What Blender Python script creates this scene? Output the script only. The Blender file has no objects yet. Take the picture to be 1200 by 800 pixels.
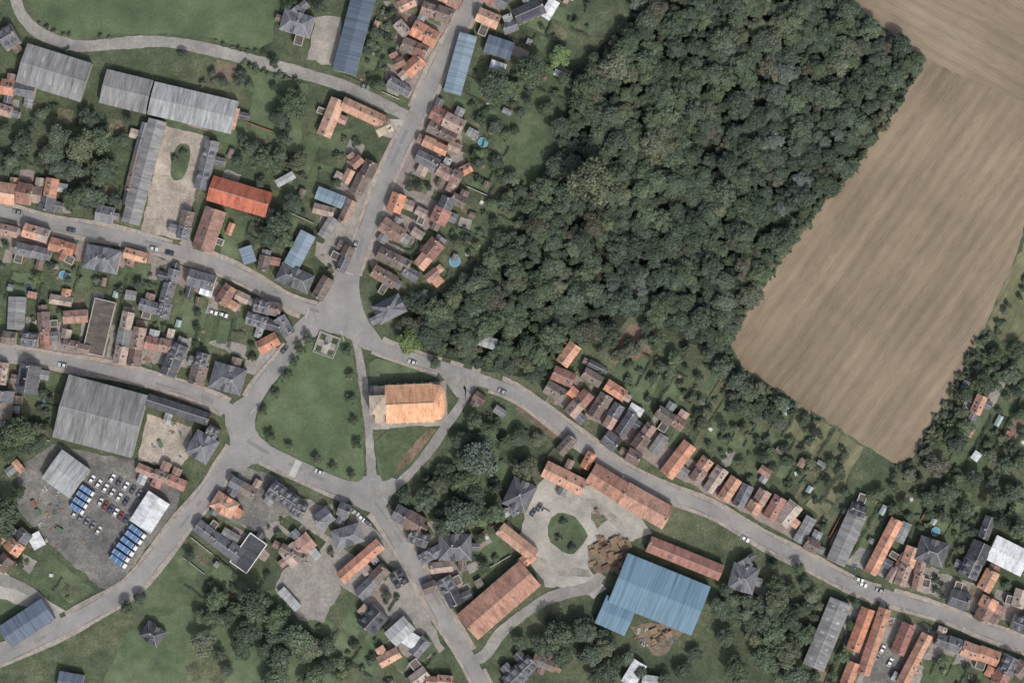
import bpy, math, random
import numpy as np
from mathutils import Vector, Matrix
random.seed(7); np.random.seed(7)
S=0.4
def X(x,y,z=0.0): return ((x-600)*S,(400-y)*S,z)
def s(r,g,b):
    f=lambda c:(c/255/12.92) if c/255<0.04045 else ((c/255+0.055)/1.055)**2.4
    return (f(r),f(g),f(b),1)
scene=bpy.context.scene
COL=scene.collection
def link(name,data,parent=None,loc=None,rot=None,scale=None):
    o=bpy.data.objects.new(name,data); COL.objects.link(o)
    if parent: o.parent=parent
    if loc is not None: o.location=loc
    if rot is not None: o.rotation_euler=(0,0,rot)
    if scale is not None: o.scale=scale
    return o
# ---------------------------------------------------------------- materials
GAIN=1.14; SAT=0.93
def tone(c,g=None):
    g=g or GAIN; L=.2126*c[0]+.7152*c[1]+.0722*c[2]
    return tuple(min(.85,(L+(v-L)*SAT)*g) for v in c[:3])+(1,)
def mat(name,cols,scale=0.05,fine=1.0,famt=0.25,mamt=0.0,mscale=0.3,stretch=(1,1,1),rot=0,rnd=0.0,rough=0.9,hue=0.0,bump=0.0,bands=None,metal=0,spec=0.2,pos=None,detail=6,satlo=0.62,sathi=1.0):
    cols=[tone(c) for c in cols]
    m=bpy.data.materials.new(name); m.use_nodes=True
    nt=m.node_tree; N=nt.nodes; Lk=nt.links
    p=N['Principled BSDF']; p.inputs['Roughness'].default_value=rough; p.inputs['Metallic'].default_value=metal
    p.inputs['Specular IOR Level'].default_value=spec
    tc=N.new('ShaderNodeTexCoord'); mp=N.new('ShaderNodeMapping')
    mp.inputs['Rotation'].default_value=(0,0,rot)
    mp2=N.new('ShaderNodeMapping'); mp2.inputs['Scale'].default_value=stretch
    oi=N.new('ShaderNodeObjectInfo')
    Lk.new(tc.outputs['Object'],mp.inputs['Vector']); Lk.new(mp.outputs['Vector'],mp2.inputs['Vector'])
    if rnd>0:
        ad=N.new('ShaderNodeVectorMath'); ad.operation='MULTIPLY_ADD'
        cmb=N.new('ShaderNodeCombineXYZ'); 
        for k in range(3): Lk.new(oi.outputs['Random'],cmb.inputs[k])
        ad.inputs[1].default_value=(137,91,53); Lk.new(cmb.outputs[0],ad.inputs[0]); Lk.new(mp2.outputs['Vector'],ad.inputs[2])
        vec=ad.outputs[0]
    else: vec=mp2.outputs['Vector']
    def noise(sc,det,v=vec,r=0.6):
        n=N.new('ShaderNodeTexNoise'); n.inputs['Scale'].default_value=sc; n.inputs['Detail'].default_value=det
        n.inputs['Roughness'].default_value=r; Lk.new(v,n.inputs['Vector']); return n
    n1=noise(scale,detail, (mp.outputs['Vector'] if rnd==0 else vec))
    cr=N.new('ShaderNodeValToRGB'); e=cr.color_ramp.elements
    k=len(cols); ps=pos or [0.32+0.36*i/(max(1,k-1)) for i in range(k)]
    while len(e)<k: e.new(0.5)
    for i in range(k): e[i].position=ps[i]; e[i].color=cols[i]
    if k==1: e[1].color=cols[0]
    Lk.new(n1.outputs['Fac'],cr.inputs['Fac'])
    cur=cr.outputs['Color']
    def mulval(cur,src,amt,c=0.5,span=0.2):
        mr=N.new('ShaderNodeMapRange'); mr.inputs['From Min'].default_value=c-span; mr.inputs['From Max'].default_value=c+span
        mr.inputs['To Min'].default_value=1-amt; mr.inputs['To Max'].default_value=1+amt
        Lk.new(src,mr.inputs['Value'])
        vm=N.new('ShaderNodeVectorMath'); vm.operation='SCALE'; Lk.new(cur,vm.inputs[0]); Lk.new(mr.outputs[0],vm.inputs['Scale']); return vm.outputs[0]
    n2=noise(fine,3)
    cur=mulval(cur,n2.outputs['Fac'],famt)
    if mamt>0:
        n3=noise(mscale,4); cur=mulval(cur,n3.outputs['Fac'],mamt)
    if bands:
        for (bs,amt,axis,dist) in bands:
            w=N.new('ShaderNodeTexWave'); w.wave_type='BANDS'; w.bands_direction=axis; w.inputs['Scale'].default_value=bs
            w.inputs['Distortion'].default_value=dist; w.inputs['Detail'].default_value=2; w.inputs['Detail Scale'].default_value=0.6
            Lk.new(mp.outputs['Vector'],w.inputs['Vector']); cur=mulval(cur,w.outputs['Fac'],amt,0.5,0.5)
    if rnd>0:
        hs=N.new('ShaderNodeHueSaturation'); mr=N.new('ShaderNodeMapRange'); mr.inputs['To Min'].default_value=1-rnd; mr.inputs['To Max'].default_value=1+rnd
        Lk.new(oi.outputs['Random'],mr.inputs['Value']); Lk.new(mr.outputs[0],hs.inputs['Value'])
        if hue>0:
            mu=N.new('ShaderNodeMath'); mu.operation='MULTIPLY'; mu.inputs[1].default_value=17.31; fr=N.new('ShaderNodeMath'); fr.operation='FRACT'
            Lk.new(oi.outputs['Random'],mu.inputs[0]); Lk.new(mu.outputs[0],fr.inputs[0])
            m2=N.new('ShaderNodeMapRange'); m2.inputs['To Min'].default_value=0.5-hue; m2.inputs['To Max'].default_value=0.5+hue
            Lk.new(fr.outputs[0],m2.inputs['Value']); Lk.new(m2.outputs[0],hs.inputs['Hue'])
            m3=N.new('ShaderNodeMapRange'); m3.inputs['To Min'].default_value=sathi; m3.inputs['To Max'].default_value=satlo
            Lk.new(fr.outputs[0],m3.inputs['Value']); Lk.new(m3.outputs[0],hs.inputs['Saturation'])
        Lk.new(cur,hs.inputs['Color']); cur=hs.outputs['Color']
    Lk.new(cur,p.inputs['Base Color'])
    if bump>0:
        b=N.new('ShaderNodeBump'); b.inputs['Strength'].default_value=bump; b.inputs['Distance'].default_value=0.3
        Lk.new(n2.outputs['Fac'],b.inputs['Height']); Lk.new(b.outputs[0],p.inputs['Normal'])
    return m
M={}
M['ground']=mat('rough_grass',[s(54,62,49),s(68,77,57),s(88,91,71)],0.03,0.9,0.3,0.3,0.18,bump=0.4)
M['lawn']=mat('lawn_grass',[s(64,77,57),s(76,90,65),s(90,100,76)],0.04,1.2,0.18,0.18,0.2,bump=0.3)
M['meadow']=mat('meadow_grass',[s(63,76,56),s(73,88,62),s(86,98,72)],0.035,0.9,0.15,0.16,0.12,bump=0.3)
M['lawn2']=mat('garden_lawn',[s(58,69,52),s(70,82,59),s(86,94,71)],0.08,1.4,0.2,0.2,0.3,bump=0.3)
M['rough']=mat('overgrown_grass',[s(54,62,48),s(74,80,60),s(100,98,76)],0.1,1.1,0.35,0.3,0.3,bump=0.5)
M['darkgrass']=mat('dark_grass',[s(46,54,42),s(58,67,50),s(70,78,58)],0.08,1.1,0.3,0.25,0.3,bump=0.5)  # darker green grass type, own colour, for garden plots and planting beds
M['soil']=mat('garden_soil',[s(88,80,70),s(106,94,80),s(84,86,66)],0.15,1.3,0.25,0.2,0.5,bump=0.4)
M['redsoil']=mat('bare_red_soil',[s(72,75,56),s(104,88,75),s(118,100,86)],0.09,1.2,0.25,0.25,0.4,bump=0.4)
M['veg']=mat('vegetable_plot',[s(70,77,58),s(94,89,73)],0.2,1.6,0.35,0.3,0.6,bands=[(0.6,0.25,'X',1.0)],bump=0.4)
M['gravel']=mat('gravel_yard',[s(106,104,99),s(126,122,115),s(142,137,128)],0.07,1.2,0.14,0.15,0.3)
M['sandyard']=mat('sandy_farmyard',[s(114,108,99),s(138,130,119),s(155,146,134)],0.08,1.0,0.17,0.18,0.25)
M['farmyard']=mat('concrete_farmyard',[s(120,118,113),s(138,135,128),s(151,147,139)],0.06,1.0,0.13,0.14,0.2)
M['yarddark']=mat('muddy_gravel_yard',[s(76,76,75),s(96,95,92),s(114,112,106)],0.06,1.0,0.22,0.22,0.25)
M['patio']=mat('concrete_patio',[s(110,108,104),s(131,127,121)],0.2,1.6,0.15,0.18,0.6)
M['pinkpatio']=mat('brick_paved_yard',[s(110,102,97),s(128,118,112)],0.2,1.6,0.18,0.18,0.6)
M['asphalt']=mat('asphalt',[s(110,110,109),s(120,119,117),s(130,128,125)],0.05,0.9,0.08,0.09,0.15,rough=0.85)
M['asphalt2']=mat('asphalt_side_road',[s(108,107,104),s(120,118,114),s(133,130,124)],0.05,0.8,0.10,0.10,0.2)
M['patch']=mat('asphalt_repair',[s(103,103,103),s(113,112,110)],0.1,1.2,0.1)
M['pave']=mat('pavement_slabs',[s(116,111,105),s(134,128,120),s(128,117,108)],0.06,0.8,0.18,0.18,0.3)
A=math.atan2(305,218)
M['field']=mat('harvested_field',[s(100,89,74),s(113,101,84),s(125,112,94)],0.014,1.6,0.12,0.13,0.25,stretch=(0.14,1,1),rot=-A,bands=[(0.055,0.06,'Y',1.4),(0.017,0.05,'Y',2.5),(0.22,0.05,'Y',0.8)],bump=0.4)
M['field2']=mat('stubble_field',[s(102,91,76),s(114,102,86),s(125,113,96)],0.014,1.6,0.12,0.13,0.25,stretch=(0.1,1,1),rot=math.radians(29),bands=[(0.06,0.055,'Y',1.0),(0.2,0.04,'Y',0.5)],bump=0.4)
M['strip']=mat('fallow_strip',[s(80,85,61),s(98,98,74),s(108,105,83)],0.05,1.1,0.22,0.25,0.3,stretch=(0.2,1,1),rot=-A)
M['wood_floor']=mat('woodland_floor',[s(36,42,34),s(50,56,42)],0.1,1.0,0.3)
def roof(name,c,rnd=0.14,hue=0.012,m=0.2,rough=0.85,st=(1,0.3,0.3),**k):
    d=tuple(v*0.66 for v in c[:3])+(1,); l=tuple(min(1,v*1.2) for v in c[:3])+(1,)
    return mat(name,[d,c,l],0.4,2.2,0.22,m,0.9,stretch=st,rnd=rnd,hue=hue,rough=rough,**k)
RF={'O':roof('orange_clay_tiles',s(162,115,88),0.16,0.008,satlo=.75),'OR':roof('new_red_tiles',s(158,92,72),0.03,0,0.12),
'R':roof('weathered_red_tiles',s(130,95,82),0.22,0.012,satlo=.6),'B':roof('mossy_brown_tiles',s(100,87,80),0.22,0.02),'P':roof('pale_tiles',s(140,123,111),0.15),
'S':roof('slate',s(90,92,98),0.26,0.01),'D':roof('dark_slate',s(66,68,73),0.16),'G':roof('fibre_cement',s(106,107,107),0.14,0.01,0.25,st=(1,0.12,0.12)),
'GL':roof('light_fibre_cement',s(130,134,135),0.1,0.01,0.25,st=(1,0.12,0.12)),'BL':roof('blue_steel_sheet',s(86,112,129),0.02,0,0.1,rough=0.55,st=(2,0.05,0.05)),
'BD':roof('dark_blue_steel',s(76,87,101),0.08,0,0.12,rough=0.6,st=(2,0.05,0.05)),'BG':roof('blue_grey_sheet',s(102,118,130),0.08,0,0.12,rough=0.6,st=(2,0.05,0.05)),
'W':roof('white_sheet',s(172,176,178),0.08,0,0.1),'C':roof('church_orange_tiles',s(184,139,106),0.02,0,0.16),'T':roof('tan_stone_cap',s(148,136,119),0.05,0,0.14),
'DB':roof('brown_felt',s(84,78,73),0.1,0,0.2),'RO':roof('rose_barn_tiles',s(148,109,90),0.1,0.006,0.22,satlo=.8)}
def flat(name,c,rough=0.8,rnd=0.0,f=0.1,metal=0,spec=0.2): return mat(name,[c],1,3,f,rough=rough,rnd=rnd,metal=metal,spec=spec)
BR=mat('red_brick',[s(128,78,62),s(150,96,76)],0.8,6,0.2,rnd=0.15); 
CR=mat('cream_render',[s(176,166,148),s(190,182,164)],0.4,4,0.08,rnd=0.12)
ST=mat('limestone',[s(160,148,130),s(180,168,148)],0.5,3,0.12,rnd=0.08)
CONC=mat('concrete_wall',[s(132,130,124),s(152,149,142)],0.5,3,0.12,rnd=0.1)
GLASS=flat('window_glass',s(40,46,52),0.15,spec=0.5); FRAME=flat('white_frame',s(184,184,180),0.5); DOOR=flat('painted_door',s(96,70,52),0.6,0.3)
LEAD=flat('ridge_cap',s(130,113,100),0.7,0.2); LEADS=flat('zinc_ridge',s(126,129,132),0.5,0.1); POT=flat('chimney_pot',s(150,100,78))
SOLAR=flat('solar_panel',s(32,36,54),0.3,spec=0.4); WOODM=mat('timber',[s(108,92,74),s(132,114,92)],1,5,0.25,rnd=0.2)
METAL=flat('galvanised_steel',s(150,152,152),0.45,metal=0.6)
GH=flat('greenhouse_glass',s(134,148,147),0.2,spec=0.5)
# ---------------------------------------------------------------- raster occupancy
PAD=60
occ=np.zeros((800+2*PAD,1200+2*PAD),dtype=np.uint8) # 1 road 2 building 3 yard 4 green
YY,XX=np.mgrid[0:800+2*PAD,0:1200+2*PAD]
def inpoly(px,py,poly):
    c=np.zeros(np.shape(px),bool); n=len(poly)
    for i in range(n):
        x1,y1=poly[i]; x2,y2=poly[i-1]
        if y1==y2: continue
        c^=((y1>py)!=(y2>py))&(px<(x2-x1)*(py-y1)/(y2-y1)+x1)
    return c
def mark(poly,v,grow=0):
    xs=[p[0] for p in poly]; ys=[p[1] for p in poly]
    x0=max(0,int(min(xs))-1+PAD); x1=min(1200+2*PAD,int(max(xs))+2+PAD); y0=max(0,int(min(ys))-1+PAD); y1=min(800+2*PAD,int(max(ys))+2+PAD)
    if x1<=x0 or y1<=y0: return
    g=inpoly(XX[y0:y1,x0:x1]-PAD,YY[y0:y1,x0:x1]-PAD,poly); occ[y0:y1,x0:x1][g]=v
def at(x,y):
    i=int(y)+PAD; j=int(x)+PAD
    if i<0 or j<0 or i>=occ.shape[0] or j>=occ.shape[1]: return 0
    return occ[i,j]
def around(x,y,r,vals=(1,2)):
    i=int(y)+PAD; j=int(x)+PAD; r=int(r)
    a=occ[max(0,i-r):i+r+1,max(0,j-r):j+r+1]
    return a.size==0 or any((a==v).any() for v in vals)
class MB:
    def __init__(s_): s_.v=[];s_.f=[];s_.m=[]
    def face(s_,pts,mi=0):
        b=len(s_.v); s_.v+=[tuple(p) for p in pts]; s_.f.append(tuple(range(b,b+len(pts)))); s_.m.append(mi)
    def box(s_,cx,cy,cz,sx,sy,sz,mi=0,rot=0,top=1.0):
        b=len(s_.v); c,sn=math.cos(rot),math.sin(rot)
        for k,z in ((1,-.5),(top,.5)):
            for x,y in ((-.5,-.5),(.5,-.5),(.5,.5),(-.5,.5)):
                X_=x*sx*k;Y_=y*sy*k; s_.v.append((cx+X_*c-Y_*sn,cy+X_*sn+Y_*c,cz+z*sz))
        for q in ((0,3,2,1),(4,5,6,7),(0,1,5,4),(1,2,6,5),(2,3,7,6),(3,0,4,7)):
            s_.f.append(tuple(b+i for i in q)); s_.m.append(mi)
    def cyl(s_,cx,cy,z0,z1,r0,r1,mi=0,n=8):
        b=len(s_.v)
        for z,r in ((z0,r0),(z1,r1)):
            for i in range(n):
                a=2*math.pi*i/n; s_.v.append((cx+r*math.cos(a),cy+r*math.sin(a),z))
        for i in range(n):
            j=(i+1)%n; s_.f.append((b+i,b+j,b+n+j,b+n+i)); s_.m.append(mi)
        s_.f.append(tuple(range(b+n,b+2*n))); s_.m.append(mi)
    def mesh(s_,name,mats):
        me=bpy.data.meshes.new(name); me.from_pydata(s_.v,[],s_.f)
        for m in mats: me.materials.append(m)
        if len(mats)>1: me.polygons.foreach_set('material_index',s_.m)
        me.update(); return me
def dens(poly,step,jit):
    out=[]
    for i in range(len(poly)):
        a=poly[i]; b=poly[(i+1)%len(poly)]; L=math.hypot(b[0]-a[0],b[1]-a[1]); n=max(1,int(L/step))
        for k in range(n):
            t=k/n; out.append((a[0]+(b[0]-a[0])*t+random.uniform(-jit,jit),a[1]+(b[1]-a[1])*t+random.uniform(-jit,jit)))
    return out
def smooth(poly,it=2):
    for _ in range(it):
        q=[]
        for i in range(len(poly)):
            a=poly[i];b=poly[(i+1)%len(poly)]
            q+= [(a[0]*.75+b[0]*.25,a[1]*.75+b[1]*.25),(a[0]*.25+b[0]*.75,a[1]*.25+b[1]*.75)]
        poly=q
    return poly
def gpoly(name,poly,m,z,jit=0,step=8,mk=0,sm=0):
    if mk: mark(poly,mk)
    if sm: poly=smooth(poly,sm)
    if jit: poly=dens(poly,step,jit)
    b=MB(); b.face([X(x,y,z) for x,y in poly][::-1]); return link(name,b.mesh(name,[M[m]]))
b=MB(); b.face([(-3000,-3000,0),(3000,-3000,0),(3000,3000,0),(-3000,3000,0)]); link('ground',b.mesh('ground',[M['ground']]))
gpoly('ploughed_field',[(1080,68),(1062,110),(1002,190),(950,250),(902,320),(864,378),(856,405),(870,430),(920,462),(985,503),(1052,545),(1070,535),(1095,490),(1120,450),(1150,390),(1178,330),(1195,290),(1205,240),(1400,220),(1400,118),(1200,115),(1150,93)],'field',0.022,1.8,7,3)
gpoly('stubble_field',[(985,-8),(1030,28),(1080,69),(1150,98),(1200,121),(1400,124),(1400,-300),(940,-300)],'field2',0.0275,1.6,7,3)
gpoly('fallow_strip',[(1200,285),(1178,330),(1158,380),(1175,400),(1260,400),(1260,285)],'strip',0.0315,2,8)
gpoly('fallow_strip',[(985,508),(1010,525),(965,610),(945,590)],'strip',0.0325,2,8)
gpoly('fallow_strip',[(930,470),(985,508),(960,545),(915,510)],'strip',0.0345,2,8)
WOOD=[(752,-30),(965,-30),(990,5),(1078,72),(1052,115),(998,195),(943,255),(892,325),(855,385),(848,412),(800,398),(760,372),(735,372),(715,400),(690,402),(655,400),(640,445),(600,442),(545,425),(500,412),(480,392),(490,350),(545,335),(575,300),(610,262),(640,210),(655,180),(668,120),(690,70),(735,25)]
gpoly('woodland_floor',WOOD,'wood_floor',0.0365,3,10)
gpoly('meadow',[(38,-60),(30,-10),(45,22),(90,44),(140,40),(195,38),(250,46),(300,58),(318,50),(325,10),(330,-60)],'meadow',0.03,1.5,9)
GREEN=[(370,392),(398,390),(412,402),(416,440),(423,500),(428,560),(415,566),(370,546),(325,526),(304,510),(300,490),(308,468),(330,440),(352,410)]
gpoly('village_green',GREEN,'meadow',0.30,0.5,8,4,1)
gpoly('lawn',[(431,417),(470,426),(512,440),(497,448),(470,450),(436,453)],'lawn',0.30,0.4,8,4,1)
gpoly('lawn',[(438,503),(512,497),(500,515),(478,540),(458,562),(444,564)],'lawn2',0.30,0.5,8,4,1)
gpoly('worn_path',[(505,500),(512,503),(482,540),(460,556),(470,536)],'redsoil',0.32,1,6)
LZ=0
for p in ([(150,305),(195,310),(185,352),(130,340)],[(215,350),(245,362),(235,395),(205,385)],[(600,95),(650,110),(650,200),(610,240),(585,190),(560,130)],
  [(540,260),(585,270),(560,315),(530,300)],[(590,478),(625,500),(610,520),(585,500)],[(835,470),(870,450),(905,480),(870,545),(835,520)],[(860,490),(895,480),(912,500),(880,555),(850,540)],
  [(60,650),(110,690),(80,715),(40,680)],[(205,640),(250,665),(205,735),(150,715)],[(240,700),(330,690),(390,730),(400,800),(120,800),(150,740)],[(480,200),(505,205),(500,228),(478,222)],[(370,285),(395,290),(390,308),(366,300)],
  [(265,245),(290,255),(280,305),(258,298)],[(555,620),(585,630),(580,655),(550,645)],[(1000,560),(1050,575),(1030,615),(985,600)],[(1060,600),(1110,560),(1140,580),(1100,620)],[(1080,770),(1160,785),(1150,820),(1080,820)],[(420,700),(460,745),(430,770),(395,720)],
  [(300,85),(360,100),(350,180),(290,170)],[(355,160),(420,150),(400,200),(350,210)],[(225,395),(290,420),(280,440),(220,415)],[(430,20),(470,30),(450,75),(430,75)],[(735,430),(775,440),(760,475),(725,465)],[(780,445),(830,465),(815,510),(775,480)],[(10,320),(45,320),(40,345),(10,345)],[(0,690),(40,720),(0,730)],[(555,500),(600,530),(590,560),(520,590),(490,570)],[(1165,470),(1200,480),(1200,520),(1160,520)],[(500,740),(520,770),(490,760)],
  [(1120,520),(1160,470),(1190,500),(1150,560)],[(1150,420),(1200,425),(1200,465),(1150,460)],[(1100,600),(1150,590),(1130,640),(1090,630)]):
    LZ+=1; gpoly('garden_lawn',p,random.choice(['lawn','lawn2','lawn2']),0.04+0.0014*LZ,1.8,7)
gpoly('bare_soil',[(742,378),(772,385),(768,410),(738,425),(715,425),(712,405)],'redsoil',0.088,3,7)
gpoly('bare_soil',[(225,755),(270,760),(265,800),(215,795)],'rough',0.09,3,7)
# yards
gpoly('farm_courtyard',[(195,148),(246,160),(236,200),(215,282),(165,270),(180,200)],'sandyard',0.15,1.0,6,3)
gpoly('grass_island',smooth([(205,168),(226,170),(216,213),(197,210)],2),'lawn2',0.20,0.6,5)
gpoly('farm_courtyard',[(172,485),(225,500),(222,535),(210,548),(160,540)],'sandyard',0.153,1.4,6,3)
gpoly('depot_yard',[(20,548),(62,520),(160,540),(212,572),(205,600),(135,690),(118,688),(60,640),(22,600)],'yarddark',0.156,1.6,7,3)
gpoly('farm_courtyard',[(605,640),(618,590),(640,555),(700,572),(745,600),(765,625),(728,636),(695,640),(690,665),(712,690),(695,700),(665,688),(640,688),(628,668)],'farmyard',0.159,1.8,6,3)
gpoly('grass_island',smooth([(642,610),(657,598),(674,605),(690,624),(683,640),(670,652),(655,643),(643,632)],1),'lawn2',0.205,1.0,5)
gpoly('grass_verge',[(692,602),(720,604),(700,618),(694,612)],'rough',0.18,1.5,5)
gpoly('tyre_worn_strip',[(620,648),(638,655),(660,664),(690,668),(692,676),(655,674),(630,664)],'gravel',0.185,1.5,6)
gpoly('tyre_worn_strip',[(640,590),(660,580),(700,584),(730,612),(726,622),(698,594),(662,589)],'gravel',0.188,1.5,6)
gpoly('timber_yard',[(690,638),(715,630),(738,636),(728,668),(700,674),(690,660)],'soil',0.191,2.5,6)
gpoly('timber_yard',[(738,735),(762,728),(800,740),(786,762),(772,770),(752,752)],'soil',0.162,2.5,7,3)
gpoly('gravel_yard',[(330,668),(352,655),(388,668),(400,690),(378,728),(350,726),(322,690)],'patio',0.165,1.5,6,3)
gpoly('gravel_yard',[(0,665),(35,690),(78,715),(60,722),(0,700)],'farmyard',0.168,1.2,8,3)
gpoly('gravel_yard',[(450,140),(480,140),(470,165),(450,160)],'farmyard',0.171,0.5,8,3)
gpoly('gravel_yard',[(370,20),(400,20),(395,80),(360,70)],'gravel',0.174,1.5,8,3)
gpoly('gravel_yard',[(600,475),(650,490),(690,525),(640,510)],'redsoil',0.0915,0.8,8)
gpoly('gravel_yard',[(280,545),(330,560),(350,600),(300,620),(270,610)],'yarddark',0.177,1.2,7)
gpoly('gravel_yard',[(1020,770),(1070,740),(1090,760),(1060,800),(1010,800)],'yarddark',0.1775,1.2,8,3)
gpoly('gravel_yard',[(380,225),(440,190),(425,250),(400,330),(370,300)],'patio',0.0935,1.5,8)
gpoly('gravel_yard',[(880,690),(915,680),(920,700),(905,715)],'gravel',0.0955,1.5,8)
for k,(p,mm) in enumerate([([(640,470),(700,495),(760,540),(840,585),(950,640),(955,622),(900,590),(820,545),(760,500),(700,455),(660,430)],'pinkpatio'),
 ([(470,130),(540,140),(545,200),(520,250),(440,330),(430,300),(460,200)],'pinkpatio'),([(50,370),(220,395),(330,410),(320,440),(50,415)],'patio'),([(0,262),(200,305),(330,365),(280,365),(180,320),(0,290)],'pinkpatio'),
 ([(250,560),(420,600),(470,650),(520,760),(470,790),(420,700),(340,640),(250,600)],'patio'),([(460,600),(500,600),(540,650),(545,700),(520,690),(480,640)],'gravel'),
 ([(990,660),(1100,700),(1200,735),(1200,700),(1100,670),(1010,640)],'patio'),([(990,705),(1190,770),(1180,800),(990,800)],'patio'),([(450,0),(540,0),(480,115),(450,95)],'pinkpatio')]):
    gpoly('back_yard',p,mm,0.008+.0014*k,2,8)
# ---------------------------------------------------------------- roads
def catmull(P,step=5):
    P=[(2*P[0][0]-P[1][0],2*P[0][1]-P[1][1])]+list(P)+[(2*P[-1][0]-P[-2][0],2*P[-1][1]-P[-2][1])]
    out=[]
    for i in range(1,len(P)-2):
        p0,p1,p2,p3=P[i-1:i+3]; n=max(1,int(math.hypot(p2[0]-p1[0],p2[1]-p1[1])/step))
        for k in range(n):
            t=k/n; out.append(tuple(0.5*((2*p1[j])+(-p0[j]+p2[j])*t+(2*p0[j]-5*p1[j]+4*p2[j]-p3[j])*t*t+(-p0[j]+3*p1[j]-3*p2[j]+p3[j])*t**3) for j in (0,1)))
    out.append(P[-2]); return out
def norms(c):
    o=[]
    for i in range(len(c)):
        a=c[max(0,i-1)];b=c[min(len(c)-1,i+1)]; dx,dy=b[0]-a[0],b[1]-a[1]; L=math.hypot(dx,dy) or 1; o.append((-dy/L,dx/L))
    return o
ROADS=[('street',[(560,-60),(552,0),(535,38),(515,77),(492,125),(470,170),(450,215),(435,255),(422,290),(410,325),(400,360)],18,1),
('street',[(-60,232),(0,248),(60,262),(130,275),(200,292),(250,308),(300,332),(345,357),(395,372)],15,1),
('street',[(-60,408),(0,414),(50,420),(110,430),(170,443),(220,457),(260,475),(290,495)],14,1),
('street',[(405,360),(380,376),(352,398),(325,430),(302,460),(287,492)],18,1),
('street',[(290,488),(280,522),(262,548),(243,578),(215,612),(185,650),(150,690),(100,720),(50,745),(0,768),(-60,790)],19,1),
('street',[(278,510),(325,538),(375,561),(412,575),(440,585)],21,1),
('street',[(425,578),(445,600),(468,635),(492,675),(520,722),(548,770),(575,820)],17,1),
('street',[(400,355),(418,385),(440,404),(475,417),(520,431),(560,444),(600,459),(640,484),(680,515),(720,545),(780,575),(840,600),(900,634),(950,660),(1000,685),(1060,705),(1120,724),(1160,740),(1260,778)],14.5,1),
('lane',[(12,-40),(20,5),(30,24),(50,41),(90,54),(140,51),(190,49),(240,57),(300,72),(350,85),(400,100),(440,118),(485,140)],14,0),
('church_path',[(416,392),(423,430),(430,480),(434,530),(437,585)],10,0),
('lane',[(545,438),(546,462),(522,500),(495,538),(465,568),(440,582)],11,0),
('lane',[(520,432),(532,448),(545,462),(556,447),(575,447)],14,0),
('farm_track',[(553,775),(570,765),(590,738),(640,702),(690,688),(705,672)],13,0),
('farm_track',[(1040,690),(1035,705),(1030,730)],8,0),('farm_track',[(70,732),(50,705),(20,685),(-40,670)],12,0),('farm_track',[(225,292),(215,280)],14,0)]
RS=[]
for r in ROADS:
    c=catmull(r[1]); RS.append(c)
    for x,y in c:
        hw=r[2]/2+ (4 if r[3] else 0); i0=int(y)+PAD; j0=int(x)+PAD; k=int(hw)+1
        y0,y1,x0,x1=max(0,i0-k),max(0,i0+k+1),max(0,j0-k),max(0,j0+k+1)
        sub=occ[y0:y1,x0:x1]
        if sub.size:
            d=(XX[y0:y1,x0:x1]-j0)**2+(YY[y0:y1,x0:x1]-i0)**2; sub[d<=hw*hw]=1
PLAZA=[(378,352),(392,325),(402,300),(424,300),(420,340),(428,372),(448,398),(452,408),(430,412),(415,400),(396,390),(368,392),(350,404),(330,398),(345,380)]
J2=[(300,455),(268,476),(262,490),(272,520),(262,548),(280,555),(300,540),(335,548),(320,524),(300,508),(298,488),(310,464)]
J3=[(405,566),(430,556),(445,556),(470,562),(460,580),(448,600),(430,600),(410,588)]
pl=[PLAZA,J2,J3]
for i,p in enumerate(pl): gpoly('street_junction',p,'asphalt',0.2065+0.003*i,0.3,6,1,1)
for ri,(nm,pts,w,kerb) in enumerate(ROADS):
    c=RS[ri]; n=norms(c); z=0.22+0.004*ri
    b=MB(); ph=random.random()*6
    L=[];R=[]
    for i,((x,y),(nx,ny)) in enumerate(zip(c,n)):
        jw=0.5*math.sin(i*0.35+ph)+ (0 if kerb else random.uniform(-.5,.5))
        L.append(X(x+nx*(w/2+jw),y+ny*(w/2+jw),z)); R.append(X(x-nx*(w/2+jw),y-ny*(w/2+jw),z))
    for i in range(len(c)-1): b.face([L[i],L[i+1],R[i+1],R[i]])
    link(nm,b.mesh(nm,[M['asphalt' if kerb else 'asphalt2']]))
    if not kerb: continue
    oth=np.array([(x,y,ROADS[k][2]/2) for k in range(len(ROADS)) if k!=ri for x,y in RS[k]])
    for sd in (1,-1):
        run=[]
        def flush(run):
            if len(run)<3: return
            b=MB(); zt=0.36; zb=0.02
            for i in range(len(run)-1):
                (a,b2),(c2,d)=run[i],run[i+1]
                A_,B_,C_,D_=[X(q[0],q[1],zt) for q in (a,b2,c2,d)]; lo=[X(q[0],q[1],zb) for q in (a,b2,c2,d)]
                b.face([A_,B_,D_,C_]); b.face([A_,C_,lo[2],lo[0]]); b.face([B_,lo[1],lo[3],D_])
            link('pavement',b.mesh('pavement',[M['pave']]))
        for i,((x,y),(nx,ny)) in enumerate(zip(c,n)):
            wj=4.8+1.2*math.sin(i*.23+sd)+random.uniform(-.3,.3)
            a=(x+sd*nx*(w/2),y+sd*ny*(w/2)); e=(x+sd*nx*(w/2+wj),y+sd*ny*(w/2+wj)); mx,my=(a[0]+e[0])/2,(a[1]+e[1])/2
            bad=(np.hypot(oth[:,0]-mx,oth[:,1]-my)<oth[:,2]+3.5).any() or any(inpoly(np.array(mx),np.array(my),p) for p in pl) or inpoly(np.array(mx),np.array(my),GREEN)
            if bad: flush(run); run=[]
            else: run.append((a,e))
        flush(run)
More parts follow.
